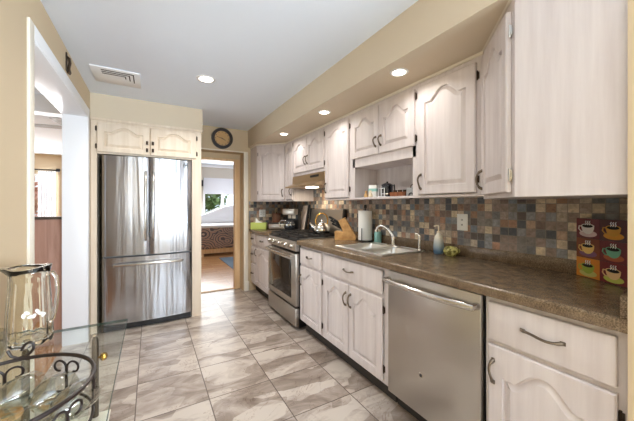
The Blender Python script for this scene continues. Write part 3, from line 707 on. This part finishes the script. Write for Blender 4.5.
# ---------------------------------------------------------------- sink, faucet and things on the counter
sk = thing('kitchen_sink', 'double bowl stainless steel drop-in sink', 'sink', (1.36, 1.488, CT))
sx, sy = 1.80-1.36, 2.062-1.488
b0 = (.03, .028, .37, .262); b1 = (.03, .292, .37, sy-.03)
bm = nb()
xs = [0, .03, .37, sx]; ys = [0, .028, .262, .292, sy-.03, sy]
for i in range(3):
    for j in range(5):
        if i == 1 and j in (1, 3): continue
        box(bm, xs[i], ys[j], .0005, xs[i+1], ys[j+1], .006)
tube(bm, [(0.006, 0.006, .0056), (sx-.006, 0.006, .0056), (sx-.006, sy-.006, .0056), (.006, sy-.006, .0056)], .0048, 8, True)
obj('rim', bm, 'sink_steel', sk, 40)
for bb in (b0, b1):
    bm = nb(); x0, y0, x1, y1 = bb
    def rr(ins, z, r, n=6):
        out = []
        for cx, cy_, a0 in ((x1-ins-r, y1-ins-r, 0), (x0+ins+r, y1-ins-r, PI/2), (x0+ins+r, y0+ins+r, PI), (x1-ins-r, y0+ins+r, 1.5*PI)):
            for k in range(n+1): out.append(bm.verts.new((cx+r*math.cos(a0+k/n*PI/2), cy_+r*math.sin(a0+k/n*PI/2), z)))
        return out
    loops = [rr(-.002, .0055, .02), rr(.002, -.005, .03), rr(.006, -.12, .035), rr(.014, -.14, .04), rr(.04, -.147, .04)]
    for A, C_ in zip(loops, loops[1:]):
        for k in range(len(A)): bm.faces.new((A[k], A[(k+1) % len(A)], C_[(k+1) % len(A)], C_[k]))
    bm.faces.new(loops[-1])
    bo = obj('bowl', bm, 'sink_steel', sk, 50)
    latheo('drain', [(0, -.1465), (.035, -.1465), (.04, -.144), (.03, -.1455), (0, -.1455)], 'dark_metal', bo, cx=(x0+x1)/2, cy=(y0+y1)/2, seg=20)
fa = thing('faucet', 'brushed nickel gooseneck faucet with a side lever behind the sink', 'faucet', (1.772, 1.79, CT+.006))
latheo('base_plate', [(0, 0), (.028, 0), (.03, .006), (.022, .012), (0, .012)], 'nickel', fa, sy=2.6, sx=.85)
latheo('faucet_body', [(0, .01), (.018, .01), (.017, .05), (.019, .075), (.014, .085), (0, .088)], 'nickel', fa)
n_ = 14; pts = []
for k in range(n_+1):
    s = k/n_; a = PI*s*1.05
    q = (1-math.cos(a))/2
    pts.append((-.05*q, .17*q+.0, .075+.115*math.sin(a)**.8 if a < PI else .072))
pts = [(0, .0, .06), (-.002, .012, .09), (-.012, .045, .135), (-.025, .085, .162), (-.036, .12, .166), (-.045, .148, .15), (-.048, .158, .125), (-.048, .158, .11)]
tubeo('spout', pts, .010, 'nickel', fa, 10, radii=[.013, .012, .0105, .0105, .0105, .0105, .0115, .013])
tubeo('lever', [(0, .002, .085), (-.01, .02, .115), (-.016, .045, .145)], .006, 'nickel', fa, 8, radii=[.009, .006, .007])
sp = thing('side_sprayer', 'slim brushed nickel spray head standing right of the faucet', 'sprayer', (1.762, 1.508, CT+.006))
latheo('sprayer_body', [(0, 0), (.02, 0), (.018, .01), (.011, .016), (.010, .07), (.012, .10), (.012, .118), (0, .124)], 'nickel', sp, seg=20)
tubeo('spray_nozzle', [(0, 0, .112), (-.012, .014, .128), (-.022, .026, .13)], .008, 'nickel', sp, 10)
# soap dispenser
sd = thing('soap_dispenser', 'blue and cream glazed bottle with pump, right of the sink', 'soap dispenser', (1.80, 1.372, CT+.0005))
latheo('bottle', [(0, 0), (.030, 0), (.035, .01), (.036, .05), (.033, .09), (.026, .125), (.014, .142), (.012, .15), (0, .15)], 'glaze_blue', sd, seg=32)
latheo('pump', [(0, .15), (.012, .15), (.012, .162), (.005, .164), (.005, .20), (0, .20)], 'ceramic_cream', sd, seg=16)
tubeo('pump_spout', [(0, 0, .20), (-.012, .008, .203), (-.028, .018, .197)], .005, 'ceramic_cream', sd)
# olive shell shaped sponge holder
bm = nb()
lathe(bm, [(0, 0), (.03, 0), (.046, .015), (.052, .032), (.048, .048), (.034, .06), (.02, .062), (.014, .052), (0, .05)], seg=32, wob=lambda a, r, z: (.0025*math.cos(12*a)*(r > .03), 0), sx=1.15)
bmesh.ops.scale(bm, vec=(.84, .84, 1.05), verts=bm.verts)
cr = thing('ceramic_dish', 'small ribbed yellow and olive ceramic dish beside the soap dispenser', 'dish', (1.795, 1.268, CT+.0005), -.5)
obj('dish_body', bm, 'olive_glaze', cr, 50)
tubeo('dish_loop', [(.048, 0, .04), (.056, .0, .044), (.060, 0, .034), (.056, 0, .024), (.049, 0, .024)], .004, 'olive_glaze', cr)
# outlets
def outlet(x, y, z, rz, label, w_=.078, h_=.115, n=1, grp=None, m='white_plastic'):
    t_ = thing('wall_outlet', label, 'outlet', (x, y, z), rz, grp)
    pl = boxes('cover_plate', [(-w_/2, -.006, -h_/2, w_/2, 0, h_/2)], m, t_, .002)
    for k in range(n):
        cx = (k-(n-1)/2)*.045
        boxes('receptacle', [(cx-.016, -.0085, -.033, cx+.016, -.005, .033)], 'white_plastic', t_, .001)
        boxes('slots', [(cx-.005, -.0092, zz-.006, cx-.002, -.0084, zz+.006) for zz in (-.017, .017)]+[(cx+.003, -.0092, zz-.006, cx+.006, -.0084, zz+.006) for zz in (-.017, .017)], 'slot_dark', t_)
    return t_
outlet(XR-.0085, 1.24, 1.145, RB, 'white outlet plate on the mosaic wall above the olive dish')
outlet(1.462, YE-.0085, 1.14, 0, 'white double switch plate on the far mosaic wall behind the tissue box', .10, .11, 2)
# paper towel
pt = thing('paper_towel_holder', 'white paper towel roll on an upright black holder', 'paper towel', (1.795, 2.19, CT+.0005))
latheo('base', [(0, 0), (.075, 0), (.075, .008), (.068, .012), (0, .012)], 'black_plastic', pt, seg=32, sx=.9)
latheo('post', [(0, .012), (.008, .012), (.008, .315), (.014, .32), (.014, .345), (.008, .352), (0, .354)], 'black_plastic', pt, seg=16)
latheo('paper_roll', [(.02, .016), (.066, .016), (.067, .02), (.067, .29), (.066, .296), (.02, .296), (.02, .016)], 'paper', pt, seg=40)
tubeo('tension_arm', [(-.066, -.035, .008), (-.073, -.038, .02), (-.071, -.037, .13)], .0045, 'black_plastic', pt)
# green jar
gj = thing('teal_soap_jar', 'small teal jar with cream lid behind the left sink bowl', 'jar', (1.835, 2.055, CT+.0005))
latheo('jar_body', [(0, 0), (.030, 0), (.033, .008), (.033, .09), (.028, .105), (0, .105)], 'teal', gj, seg=28)
latheo('jar_lid', [(0, .105), (.029, .105), (.029, .118), (.01, .124), (.006, .14), (0, .142)], 'ceramic_cream', gj, seg=24)
# knife block
kn = thing('knife_block', 'light wooden knife block holding black handled knives', 'knife block', (1.60, 2.43, CT+.0005), math.radians(-42))
bm = nb(); prism(bm, [(0, 0), (.205, 0), (.215, .03), (.10, .225), (.035, .195), (.085, .085), (0, .085)], 0, .095); obj('block', bm, 'block_wood', kn)
for i in range(6):
    r_, cc = i//2, i % 2
    px, pz = .075-.016*r_-.004, .105+.033*r_; yy = .028+.04*cc
    p0 = Vector((px, yy, pz)); dr = Vector((-.86, 0, .50))
    bl = tubeo('knife_handle', [p0-dr*.015, p0+dr*.015, p0+dr*.05, p0+dr*.11, p0+dr*.12], .008, 'black_plastic', kn, 8, radii=[.006, .008, .009, .0105, .006])
    latheo('rivet', [(0, -.0098), (.0035, -.0098), (.0035, .0098), (0, .0098)], 'nickel', bl, seg=10).data.transform(Matrix.Translation(p0+dr*.06) @ Matrix.Rotation(PI/2, 4, 'X'))
# kettle
kt = thing('tea_kettle', 'polished steel tea kettle with brass toned handle on the range', 'kettle', (1.705, 2.86, .9455), math.radians(160))
latheo('kettle_body', [(0, 0), (.085, 0), (.095, .012), (.097, .035), (.088, .07), (.065, .10), (.04, .115), (0, .118)], 'nickel', kt, seg=40)
latheo('lid', [(.04, .115), (.038, .124), (.02, .13), (.008, .132), (.012, .146), (.008, .154), (0, .155)], 'chrome', kt, seg=24)
tubeo('spout', [(.08, 0, .05), (.115, 0, .075), (.13, 0, .105), (.14, 0, .115)], .015, 'chrome', kt, 12, radii=[.022, .017, .013, .014])
tubeo('handle', [(.065, 0, .10), (.07, 0, .15), (.05, 0, .20), (.015, 0, .222), (-.02, 0, .222), (-.055, 0, .20), (-.072, 0, .15), (-.066, 0, .10)], .008, 'brass', kt, 10)
# coffee maker
cm = thing('coffee_maker', 'black coffee maker with glass carafe and silver column left of the range', 'coffee maker', (1.625, 3.52, CT+.0005), math.radians(-55))
boxes('base', [(-.09, -.12, 0, .09, .11, .03)], 'black_plastic', cm, .006)
boxes('tower', [(-.09, .03, .03, .09, .11, .30)], 'black_plastic', cm, .006); boxes('tower_panel', [(-.06, .022, .17, -.015, .03, .30), (.0, .022, .17, .05, .03, .30)], 'ceramic_cream', cm)
boxes('brew_head', [(-.09, -.08, .22, .09, .03, .30)], 'steel_plain', cm, .01)
latheo('carafe', [(0, .032), (.06, .032), (.072, .05), (.074, .09), (.06, .135), (.045, .15), (0, .152)], 'carafe_glass', cm, cy=-.045, seg=28)
tubeo('carafe_handle', [(-.05, -.07, .14), (-.09, -.10, .145), (-.115, -.11, .12), (-.105, -.105, .06), (-.07, -.08, .05)], .008, 'nickel', cm)
latheo('carafe_band', [(.0745, .085), (.0765, .085), (.0765, .10), (.0735, .10)], 'nickel', cm, cy=-.045, seg=28)
# leaning boards between coffee maker and range
def lean(name, label, cat, x, y, rz, w_, h_, tk, tilt, m):
    t_ = thing(name, label, cat, (x, y, CT+.001), rz)
    bm = nb(); box(bm, -w_/2, -tk, 0, w_/2, 0, h_, .004)
    bmesh.ops.rotate(bm, verts=bm.verts, cent=(0, 0, 0), matrix=Matrix.Rotation(-math.radians(tilt), 3, 'X'))
    mn = min(v.co.z for v in bm.verts)
    for v in bm.verts: v.co.z -= mn
    obj('board', bm, m, t_, 30); return t_
lean('cutting_board', 'pale grey cutting board leaning on the backsplash left of the range', 'cutting board', 1.795, 3.525, RB, .16, .345, .012, 10, 'pink_board')
lean('serving_tray', 'black tray leaning on the backsplash just left of the range', 'tray', 1.79, 3.42, RB, .034, .36, .02, 10, 'black_plastic')
# tissue box
tb = thing('tissue_box', 'yellow green tissue box with a white tissue at the far counter end', 'tissue box', (1.36, 4.06, CT+.0005), math.radians(-30))
boxes('carton', [(-.11, -.055, 0, .11, .055, .095)], 'tissue_green', tb, .002)
bm = nb(); vs = [bm.verts.new(p) for p in ((-.05, -.01, .094), (.05, -.01, .094), (.05, .015, .094), (-.05, .015, .094), (-.045, .0, .165), (-.005, .01, .12))]
for f in ((0, 1, 5), (0, 5, 4), (1, 2, 5), (2, 3, 5), (3, 4, 5), (3, 0, 4)): bm.faces.new([vs[i] for i in f])
obj('tissue', bm, 'paper', tb)
# silver toaster and wooden box
ts = thing('toaster', 'low silver toaster with black top on the far counter', 'toaster', (1.585, 3.86, CT+.0005), math.radians(-42))
boxes('body', [(-.13, -.07, .006, .13, .07, .085)], 'steel_plain', ts, .014); boxes('top_panel', [(-.115, -.055, .084, .115, .055, .096)], 'black_plastic', ts, .003); boxes('foot', [(-.11, -.05, 0, .11, .05, .007)], 'black_plastic', ts)
wb = thing('wooden_box', 'small reddish brown wooden box against the far mosaic wall', 'box', (1.655, 4.12, CT+.0005), math.radians(-20))
boxes('box_body', [(-.06, -.05, 0, .06, .05, .21)], 'brown_wood', wb, .004); boxes('box_lid', [(-.064, -.054, .21, .064, .054, .225)], 'brown_wood', wb, .004)
kb = latheo('lid_knob', [(0, .225), (.008, .225), (.011, .235), (0, .242)], 'brass', wb, seg=16)

# coffee cup board in the near corner
pb_dx, pb_dy = 1.752-1.868, .405-.612
pa = math.atan2(pb_dy, pb_dx)
pw = math.hypot(pb_dx, pb_dy)
pic = thing('coffee_cup_board', 'rectangular board printed with six colourful steaming coffee cups, standing in the counter corner', 'board', (1.856, .610, CT+.001), pa)
PH = .285
for nm_c in ((90, 24, 30), (150, 60, 30), (58, 26, 62), (120, 30, 28), (192, 120, 40), (110, 26, 34), (60, 30, 50), (150, 176, 60)): pass
boxes('board_panel', [(0, 0, 0, pw, .008, PH)], 'black_plastic', pic)
cells = [((104, 28, 34), (232, 228, 226), (214, 190, 190)), ((76, 26, 30), (206, 150, 50), (216, 150, 40)),
         ((122, 62, 34), (226, 190, 110), (120, 80, 110)), ((104, 24, 32), (108, 172, 140), (170, 90, 50)),
         ((206, 130, 42), (150, 170, 66), (190, 190, 110)), ((110, 28, 30), (230, 196, 140), (190, 196, 90))]
cw, chh = pw/2, PH/3
for i, (bgc, cup, sau) in enumerate(cells):
    r_, cc = i//2, i % 2
    x0 = cc*cw; z0 = PH-(r_+1)*chh; cx, cz = x0+cw*.52, z0+chh*.42
    for nm, cl in (('cell%d' % i, bgc), ('cup%d' % i, cup), ('sau%d' % i, sau)): mat('print_'+nm, cl, .35)
    cell = boxes('print_tile', [(x0+.001, -.0015, z0+.001, x0+cw-.001, 0, z0+chh-.001)], 'print_cell%d' % i, pic)
    el = lambda ax, az, ox_, oz_, a0=0, a1=2*PI, n=24: [(ox_+ax*math.cos(a0+(a1-a0)*k/n), oz_+az*math.sin(a0+(a1-a0)*k/n)) for k in range(n if a1-a0 > 6.2 else n+1)]
    bm = nb(); prism(bm, el(.044, .016, cx, cz-.018), -.0025, -.0015); obj('printed_saucer', bm, 'print_sau%d' % i, cell)
    bm = nb(); prism(bm, el(.032, .036, cx, cz+.016, PI, 2*PI)+[(cx+.032, cz+.02), (cx-.032, cz+.02)], -.0035, -.0025)
    prism(bm, el(.033, .011, cx, cz+.019), -.004, -.0025)
    hx = -1
    tube(bm, [(cx+hx*.030, -.003, cz+.016), (cx+hx*.044, -.003, cz+.018), (cx+hx*.047, -.003, cz+.004), (cx+hx*.036, -.003, cz-.008), (cx+hx*.024, -.003, cz-.010)], .0025, 6)
    obj('printed_cup', bm, 'print_cup%d' % i, cell)
    bm = nb(); prism(bm, el(.027, .008, cx, cz+.019), -.0048, -.004); obj('printed_coffee', bm, 'black_gap', cell)
    bm = nb()
    for sx_ in (-.010, .0, .010): tube(bm, [(cx+sx_, -.0048, cz+.024), (cx+sx_+.004, -.0048, cz+.031), (cx+sx_, -.0048, cz+.038), (cx+sx_+.004, -.0048, cz+.044)], .0018, 6)
    obj('printed_steam', bm, 'bright_white', cell)

# ---------------------------------------------------------------- things on the open display shelf
ZS = ZU0+.0165
def shelf_thing(name, label, cat, x, y, rz=0): return thing(name, label, cat, (x, y, ZS), rz, None)
b_ = shelf_thing('white_canister', 'white and pale blue box at the left of the open shelf', 'box', 1.68, 1.935, RB+.5)
boxes('canister_body', [(-.035, -.03, 0, .035, .03, .105)], 'white_plastic', b_, .003); boxes('canister_band', [(-.036, -.031, .05, .036, .031, .075)], 'teal', b_)
for k, (x, y, m_) in enumerate(((1.628, 1.975, 'clock_face'), (1.618, 1.905, 'ceramic_cream'))):
    j = shelf_thing('figurine', ['little tan figurine in front of the white box on the shelf', 'little cream figurine in front of the white box on the shelf'][k], 'figurine', x, y)
    latheo('figurine_body', [(0, 0), (.016, 0), (.019, .012), (.014, .03), (.010, .036), (0, .037)], m_, j, seg=16); latheo('figurine_head', [(0, .034), (.009, .038), (.012, .047), (.008, .056), (0, .059)], m_, j, seg=16)
cp_ = shelf_thing('coffee_press', 'black and silver coffee pot on the open shelf', 'coffee pot', 1.70, 1.79, RB)
latheo('pot', [(0, 0), (.045, 0), (.047, .01), (.047, .095), (.05, .1), (.03, .112), (.008, .118), (.008, .128), (0, .13)], 'carafe_glass', cp_, seg=28)
latheo('pot_band', [(.047, .02), (.049, .02), (.049, .03), (.047, .03)], 'chrome', cp_, seg=28)
tubeo('pot_handle', [(.045, 0, .09), (.08, 0, .095), (.085, 0, .05), (.047, 0, .02)], .006, 'black_plastic', cp_)
pf = shelf_thing('wire_stand', 'small white wire frame standing before the coffee pot', 'stand', 1.635, 1.79, RB)
bm = nb()
for x in (-.035, .0, .035): tube(bm, [(x, 0, .003), (x, 0, .07)], .003, 6)
for z in (.003, .07): tube(bm, [(-.038, 0, z), (.038, 0, z)], .003, 6)
tube(bm, [(-.035, 0, .003), (-.035, .02, .003)], .003, 6); tube(bm, [(.035, 0, .003), (.035, .02, .003)], .003, 6)
obj('wires', bm, 'bright_white', pf)
dl_ = shelf_thing('wicker_tray', 'dark brown wicker tray of pods in the middle of the open shelf', 'tray', 1.69, 1.62, RB)
bm = nb(); prism(bm, [(-.075, 0), (.075, 0), (.085, .035), (.078, .035), (.068, .006), (-.068, .006), (-.078, .035), (-.085, .035)], -.045, .045)
box(bm, -.078, -.048, 0, .078, -.043, .034); box(bm, -.078, .043, 0, .078, .048, .034); obj('tray_body', bm, 'brown_wood', dl_)
for k in range(7):
    x, y = -.05+.02*k*.85, (-.02, .015, -.005)[k % 3]
    latheo('pod', [(0, .007), (.012, .007), (.016, .045), (.017, .05), (0, .05)], 'black_plastic' if k % 3 else 'dark_metal', dl_, cx=x, cy=y, seg=14)
gc = shelf_thing('desk_clock', 'grey box clock with round dial at the right end of the open shelf', 'clock', 1.66, 1.475, RB)
boxes('case', [(-.05, -.025, 0, .045, .03, .06)], 'grey_plastic', gc, .004)
bm = nb(); disc_y(bm, .018, .024, -.030, -.024, 24); obj('dial_ring', bm, 'black_plastic', gc)
tubeo('carry_handle', [(-.03, 0, .058), (-.025, 0, .078), (0, 0, .088), (.022, 0, .078), (.028, 0, .058)], .004, 'dark_metal', gc)

# ---------------------------------------------------------------- glass table with pitcher and iron basket
TZ = .756
tx0, tx1, ty0, ty1 = -.50, -.092, .30, 1.545
tb = thing('glass_table', 'narrow clear glass table on iron legs along the left wall', 'table', (tx0, ty0, 0))
bm = nb(); box(bm, 0, 0, TZ-.010, tx1-tx0, ty1-ty0, TZ); tp = obj('tabletop', bm, 'table_glass', tb)
boxes('polished_edge', [(tx1-tx0, 0, TZ-.010, tx1-tx0+.0015, ty1-ty0, TZ), (0, ty1-ty0, TZ-.010, tx1-tx0+.0015, ty1-ty0+.0015, TZ)], 'glass_edge', tp)
for x, y in ((.305, 1.155), (.10, 1.155), (.305, .06), (.10, .06)):
    lg = latheo('leg', [(0, 0), (.012, 0), (.012, .70), (.010, .725), (.005, .735), (0, .737)], 'dark_metal', tb, cx=x, cy=y, seg=16)
    lg2 = latheo('leg_pad', [(0, .736), (.008, .737), (.008, .7455), (0, .7455)], 'nickel', lg, cx=x, cy=y, seg=12)
    if (x, y) == (.305, 1.155):
        kn_ = latheo('knob', [(0, -.014), (.010, -.012), (.015, 0), (.010, .012), (0, .014)], 'brass', lg, seg=18, label='round brass knob')
        kn_.data.transform(Matrix.Translation((x+.028, y, .648))); 
        tubeo('knob_stem', [(x, y, .648), (x+.02, y, .648)], .004, 'brass', lg)
boxes('stretcher', [(.09, .05, .385, .11, 1.165, .40), (.295, .05, .385, .315, 1.165, .40), (.11, .05, .385, .295, .07, .40), (.11, 1.145, .385, .295, 1.165, .40)], 'dark_metal', tb)
for k in range(3): boxes('shelf_board', [(.045+.104*k, .04, .4005, .045+.104*(k+1)-.003, 1.175, .414)], 'trim_cream', tb, .002)

# pitcher
pc = thing('glass_pitcher', 'tall clear glass pitcher with curled lip on the glass table', 'pitcher', (-.388, 1.455, TZ+.0005), math.radians(160))
def wobp(a, r, z):
    # pouring lip at angle 0, gentle flutes
    l = math.exp(-(min(a, 2*PI-a)/.42)**2)
    k = max(0, (z-.22)/.06)
    return (.0024*math.cos(11*a)*(.015 < z < .24) + 0.036*l*k*k, -.008*l*k*k + .004*k*math.cos(2*a)*(1-l))
outp = [(0, 0), (.058, 0), (.065, .004), (.066, .02), (.063, .10), (.058, .18), (.055, .225), (.056, .255), (.060, .28)]
inp = [(.0585, .2805), (.052, .255), (.0515, .225), (.0545, .18), (.059, .10), (.060, .03), (.055, .016), (0, .014)]
latheo('pitcher_body', outp+inp, 'solid_glass', pc, seg=60, wob=wobp, sm='all')
tubeo('pitcher_handle', [(-.056, 0, .25), (-.072, 0, .258), (-.086, 0, .24), (-.089, 0, .19), (-.084, 0, .13), (-.074, 0, .085), (-.064, 0, .075)], .0065, 'solid_glass', pc, 12)
# rim line, the dark refracting edge of the lip
bm = nb(); pts = []
for k in range(60):
    a = 2*PI*k/60; dr, dz_ = wobp(a, .0595, .281); pts.append(((.0595+dr)*math.cos(a), (.0595+dr)*math.sin(a), .282+dz_))
tube(bm, pts, .0022, 6, True); obj('rolled_rim', bm, 'solid_glass', pc, 'all')
bm = nb()
for k in range(7):
    a = math.radians(110+k*8); z = .118+.010*math.sin(k*1.9); r = .0640
    leaf = [(.009*math.cos(q*PI/5), .0055*math.sin(q*PI/5)) for q in range(10)]
    n0 = len(bm.verts); prism(bm, leaf, 0, .0006, 'xy'); bm.verts.ensure_lookup_table()
    M = Matrix.Translation((r*math.cos(a), r*math.sin(a), z)) @ Matrix.Rotation(a, 4, 'Z') @ Matrix.Rotation(PI/2, 4, 'Y') @ Matrix.Rotation(k*.9, 4, 'Z')
    bmesh.ops.transform(bm, matrix=M, verts=bm.verts[n0:])
obj('etched_leaf_motif', bm, 'white_plastic', pc)

# wrought iron basket
BK = thing('iron_basket', 'round wrought iron scroll basket at the front of the glass table', 'basket', (-.29, .87, TZ+.001))
def ring(r, z, n=48): return [(r*math.cos(2*PI*k/n), r*math.sin(2*PI*k/n), z) for k in range(n)]
tubeo('rim_ring', ring(.170, .105), .0048, 'wrought_iron', BK, 8, True); tubeo('base_ring', ring(.168, .006), .0035, 'wrought_iron', BK, 8, True)
for k in range(8):
    a = 2*PI*k/8+.2
    u_ = Vector((math.cos(a), math.sin(a), 0)); v_ = Vector((-math.sin(a), math.cos(a), 0))
    for sg in (-1, 1):
        pts = []
        for i in range(18):   # C-scroll that curls inwards from the rim
            th = i/17*1.55*PI; rr_ = .019*(1-.45*i/17)
            s_ = v_*sg*(.020-rr_*math.cos(th)+0.0) ; zz = .072+rr_*math.sin(th)
            pts.append(u_*.168+s_+Vector((0, 0, zz)))
        pts = [u_*.168+v_*sg*.001+Vector((0, 0, .01)), u_*.168+v_*sg*.001+Vector((0, 0, .045))]+pts
        tubeo('scroll', pts, .0028, 'wrought_iron', BK, 6)
for sa in (90, 270):
    a = math.radians(sa); u_ = Vector((math.cos(a), math.sin(a), 0)); v_ = Vector((-math.sin(a), math.cos(a), 0))
    hp = [(-.030, .030), (-.023, .014), (-.011, .006), (.004, .008), (.014, .015), (.020, .025), (.020, .036), (.013, .043), (.005, .040), (-.001, .032), (-.003, .024)]
    tubeo('handle_scroll', [u_*.170-v_*h_+Vector((0, 0, .103+z_)) for h_, z_ in hp], .0036, 'wrought_iron', BK, 8)
latheo('glass_tray', [(0, .001), (.160, .001), (.160, .005), (0, .005)], 'table_glass', BK, seg=48)

# goblets lying in and standing beside the basket
def goblet_bm():
    bm = nb()
    lathe(bm, [(0, 0), (.034, 0), (.033, .003), (.008, .007), (.0042, .015), (.004, .06), (.010, .072), (.028, .085), (.036, .105), (.037, .13), (.033, .16), (.0315, .16), (.0352, .13), (.034, .106), (.026, .088), (.006, .078), (0, .077)], seg=28)
    return bm
def goblet(x, y, z, label, tilt=0, az=0):
    t_ = thing('stemmed_glass', label, 'glass', (x, y, z), math.radians(az), 'stemmed glasses')
    bm = goblet_bm()
    if tilt:
        bmesh.ops.rotate(bm, verts=bm.verts, cent=(0, 0, 0), matrix=Matrix.Rotation(math.radians(tilt), 3, 'X'))
        mn = min(v.co.z for v in bm.verts)
        for v in bm.verts: v.co.z -= mn
    obj('glass_bowl', bm, 'clear_glass', t_, 50); return t_
goblet(-.218, .775, TZ+.008, 'clear stemmed glass lying in the iron basket, rightmost of the three', 94, 150)
goblet(-.27, .84, TZ+.008, 'clear stemmed glass lying in the iron basket between two others', 94, 150)
goblet(-.342, .882, TZ+.008, 'clear stemmed glass lying in the iron basket, leftmost of the three', 94, 150)
goblet(-.385, 1.13, TZ+.0005, 'upright clear stemmed glass at the left edge, between basket and pitcher')
for k, (x, y, a) in enumerate(((-.215, .96, 20), (-.29, .95, 70))):
    c_ = thing('napkin_ring', ['amber wooden ring lying in the basket, closest to the doorway', 'amber wooden ring lying left in the basket'][k], 'napkin ring', (x, y, TZ+.0075), math.radians(a))
    bm = nb(); tube(bm, [(.02*math.cos(2*PI*i/20), .02*math.sin(2*PI*i/20), .006) for i in range(20)], .006, 8, True); obj('ring_body', bm, 'block_wood', c_, 'all')

# ---------------------------------------------------------------- dining / living room side
hw = thing('half_wall', 'wood panelled half wall with dark cap through the white opening', 'half wall', (-2.3, 3.46, 0))
boxes('panelling', [(0, 0, 0, 1.61, .10, 1.135)], 'wainscot_wood', hw); boxes('cap_rail', [(-.01, -.015, 1.135, 1.612, .115, 1.158)], 'dark_metal', hw, .004)
cu = thing('curtain', 'white curtain panel hanging right of the living room window', 'curtain', (-2.44, YV-.10, 0))
bm = nb(); n_ = 40; W_ = .34
fr_, bk_ = [], []
for i in range(n_+1):
    x = W_*i/n_; y = .025*math.sin(i*1.15); fr_.append([bm.verts.new((x, y-.004, z)) for z in (.3, 2.125)]); bk_.append([bm.verts.new((x, y+.004, z)) for z in (.3, 2.125)])
for A in (fr_, bk_):
    for i in range(n_): bm.faces.new((A[i][0], A[i+1][0], A[i+1][1], A[i][1]))
obj('curtain_cloth', bm, 'curtain', cu, 'all')
cr_ = tag(obj('curtain_rod', (lambda b: (tube(b, [(-3.5, YV-.10, 2.15), (-2.08, YV-.10, 2.15)], .016, 8), box(b, -2.10, YV-.13, 2.11, -2.02, YV-.07, 2.19, .01), box(b, -2.12, YV-.1, 2.145, -2.10, YV, 2.155), b)[-1])(nb()), 'black_iron', None, 40), 'dark curtain rod with a finial above the living room window', 'curtain rod')
fn = thing('ceiling_fan', 'white ceiling fan in the living room seen through the opening', 'fan', (-1.0, 5.45, 2.39))
latheo('motor', [(0, -.06), (.08, -.05), (.11, 0), (.09, .06), (.03, .08), (.02, .16), (0, .16)], 'white_plastic', fn, seg=24)
for k in range(4):
    a = k*PI/2+math.radians(-8)
    bm = nb(); box(bm, .10, -.055, -.006, .56, .055, .0); rotate_bm(bm, math.radians(10), 'X'); rotate_bm(bm, a+PI); obj('blade', bm, 'grey_plastic', fn)

# ---------------------------------------------------------------- bedroom
bd = thing('daybed', 'daybed with patterned quilt and white curved headboard in the far bedroom', 'bed', (1.0, 7.45, 0))
boxes('quilt_cover', [(0, 0, .18, 2.1, .85, .74)], 'quilt', bd, .04)
boxes('bed_sheet', [(-.005, -.02, .70, 2.105, .80, .765)], 'white_fabric', bd, .02)
bm = nb(); poly = [(0, .2)]+[(2.1, .2)]+[(2.1*(1-k/24), .95+.30*math.sin(PI*k/24)**1.6) for k in range(25)]
prism(bm, poly, .86, .93); obj('headboard', bm, 'white_fabric', bd)
boxes('bed_base', [(.02, .04, .07, 2.08, .83, .18)], 'jamb_wood', bd)
boxes('bed_leg', [(.05, .06, 0, .12, .13, .07)], 'jamb_wood', bd); boxes('bed_leg', [(1.98, .06, 0, 2.05, .13, .07)], 'jamb_wood', bd)
tag(boxes('area_rug', [(1.40, 5.5, 0, 2.9, 7.1, .012)], 'rug_blue', None, .004), 'blue grey rug on the bedroom hardwood floor', 'rug')
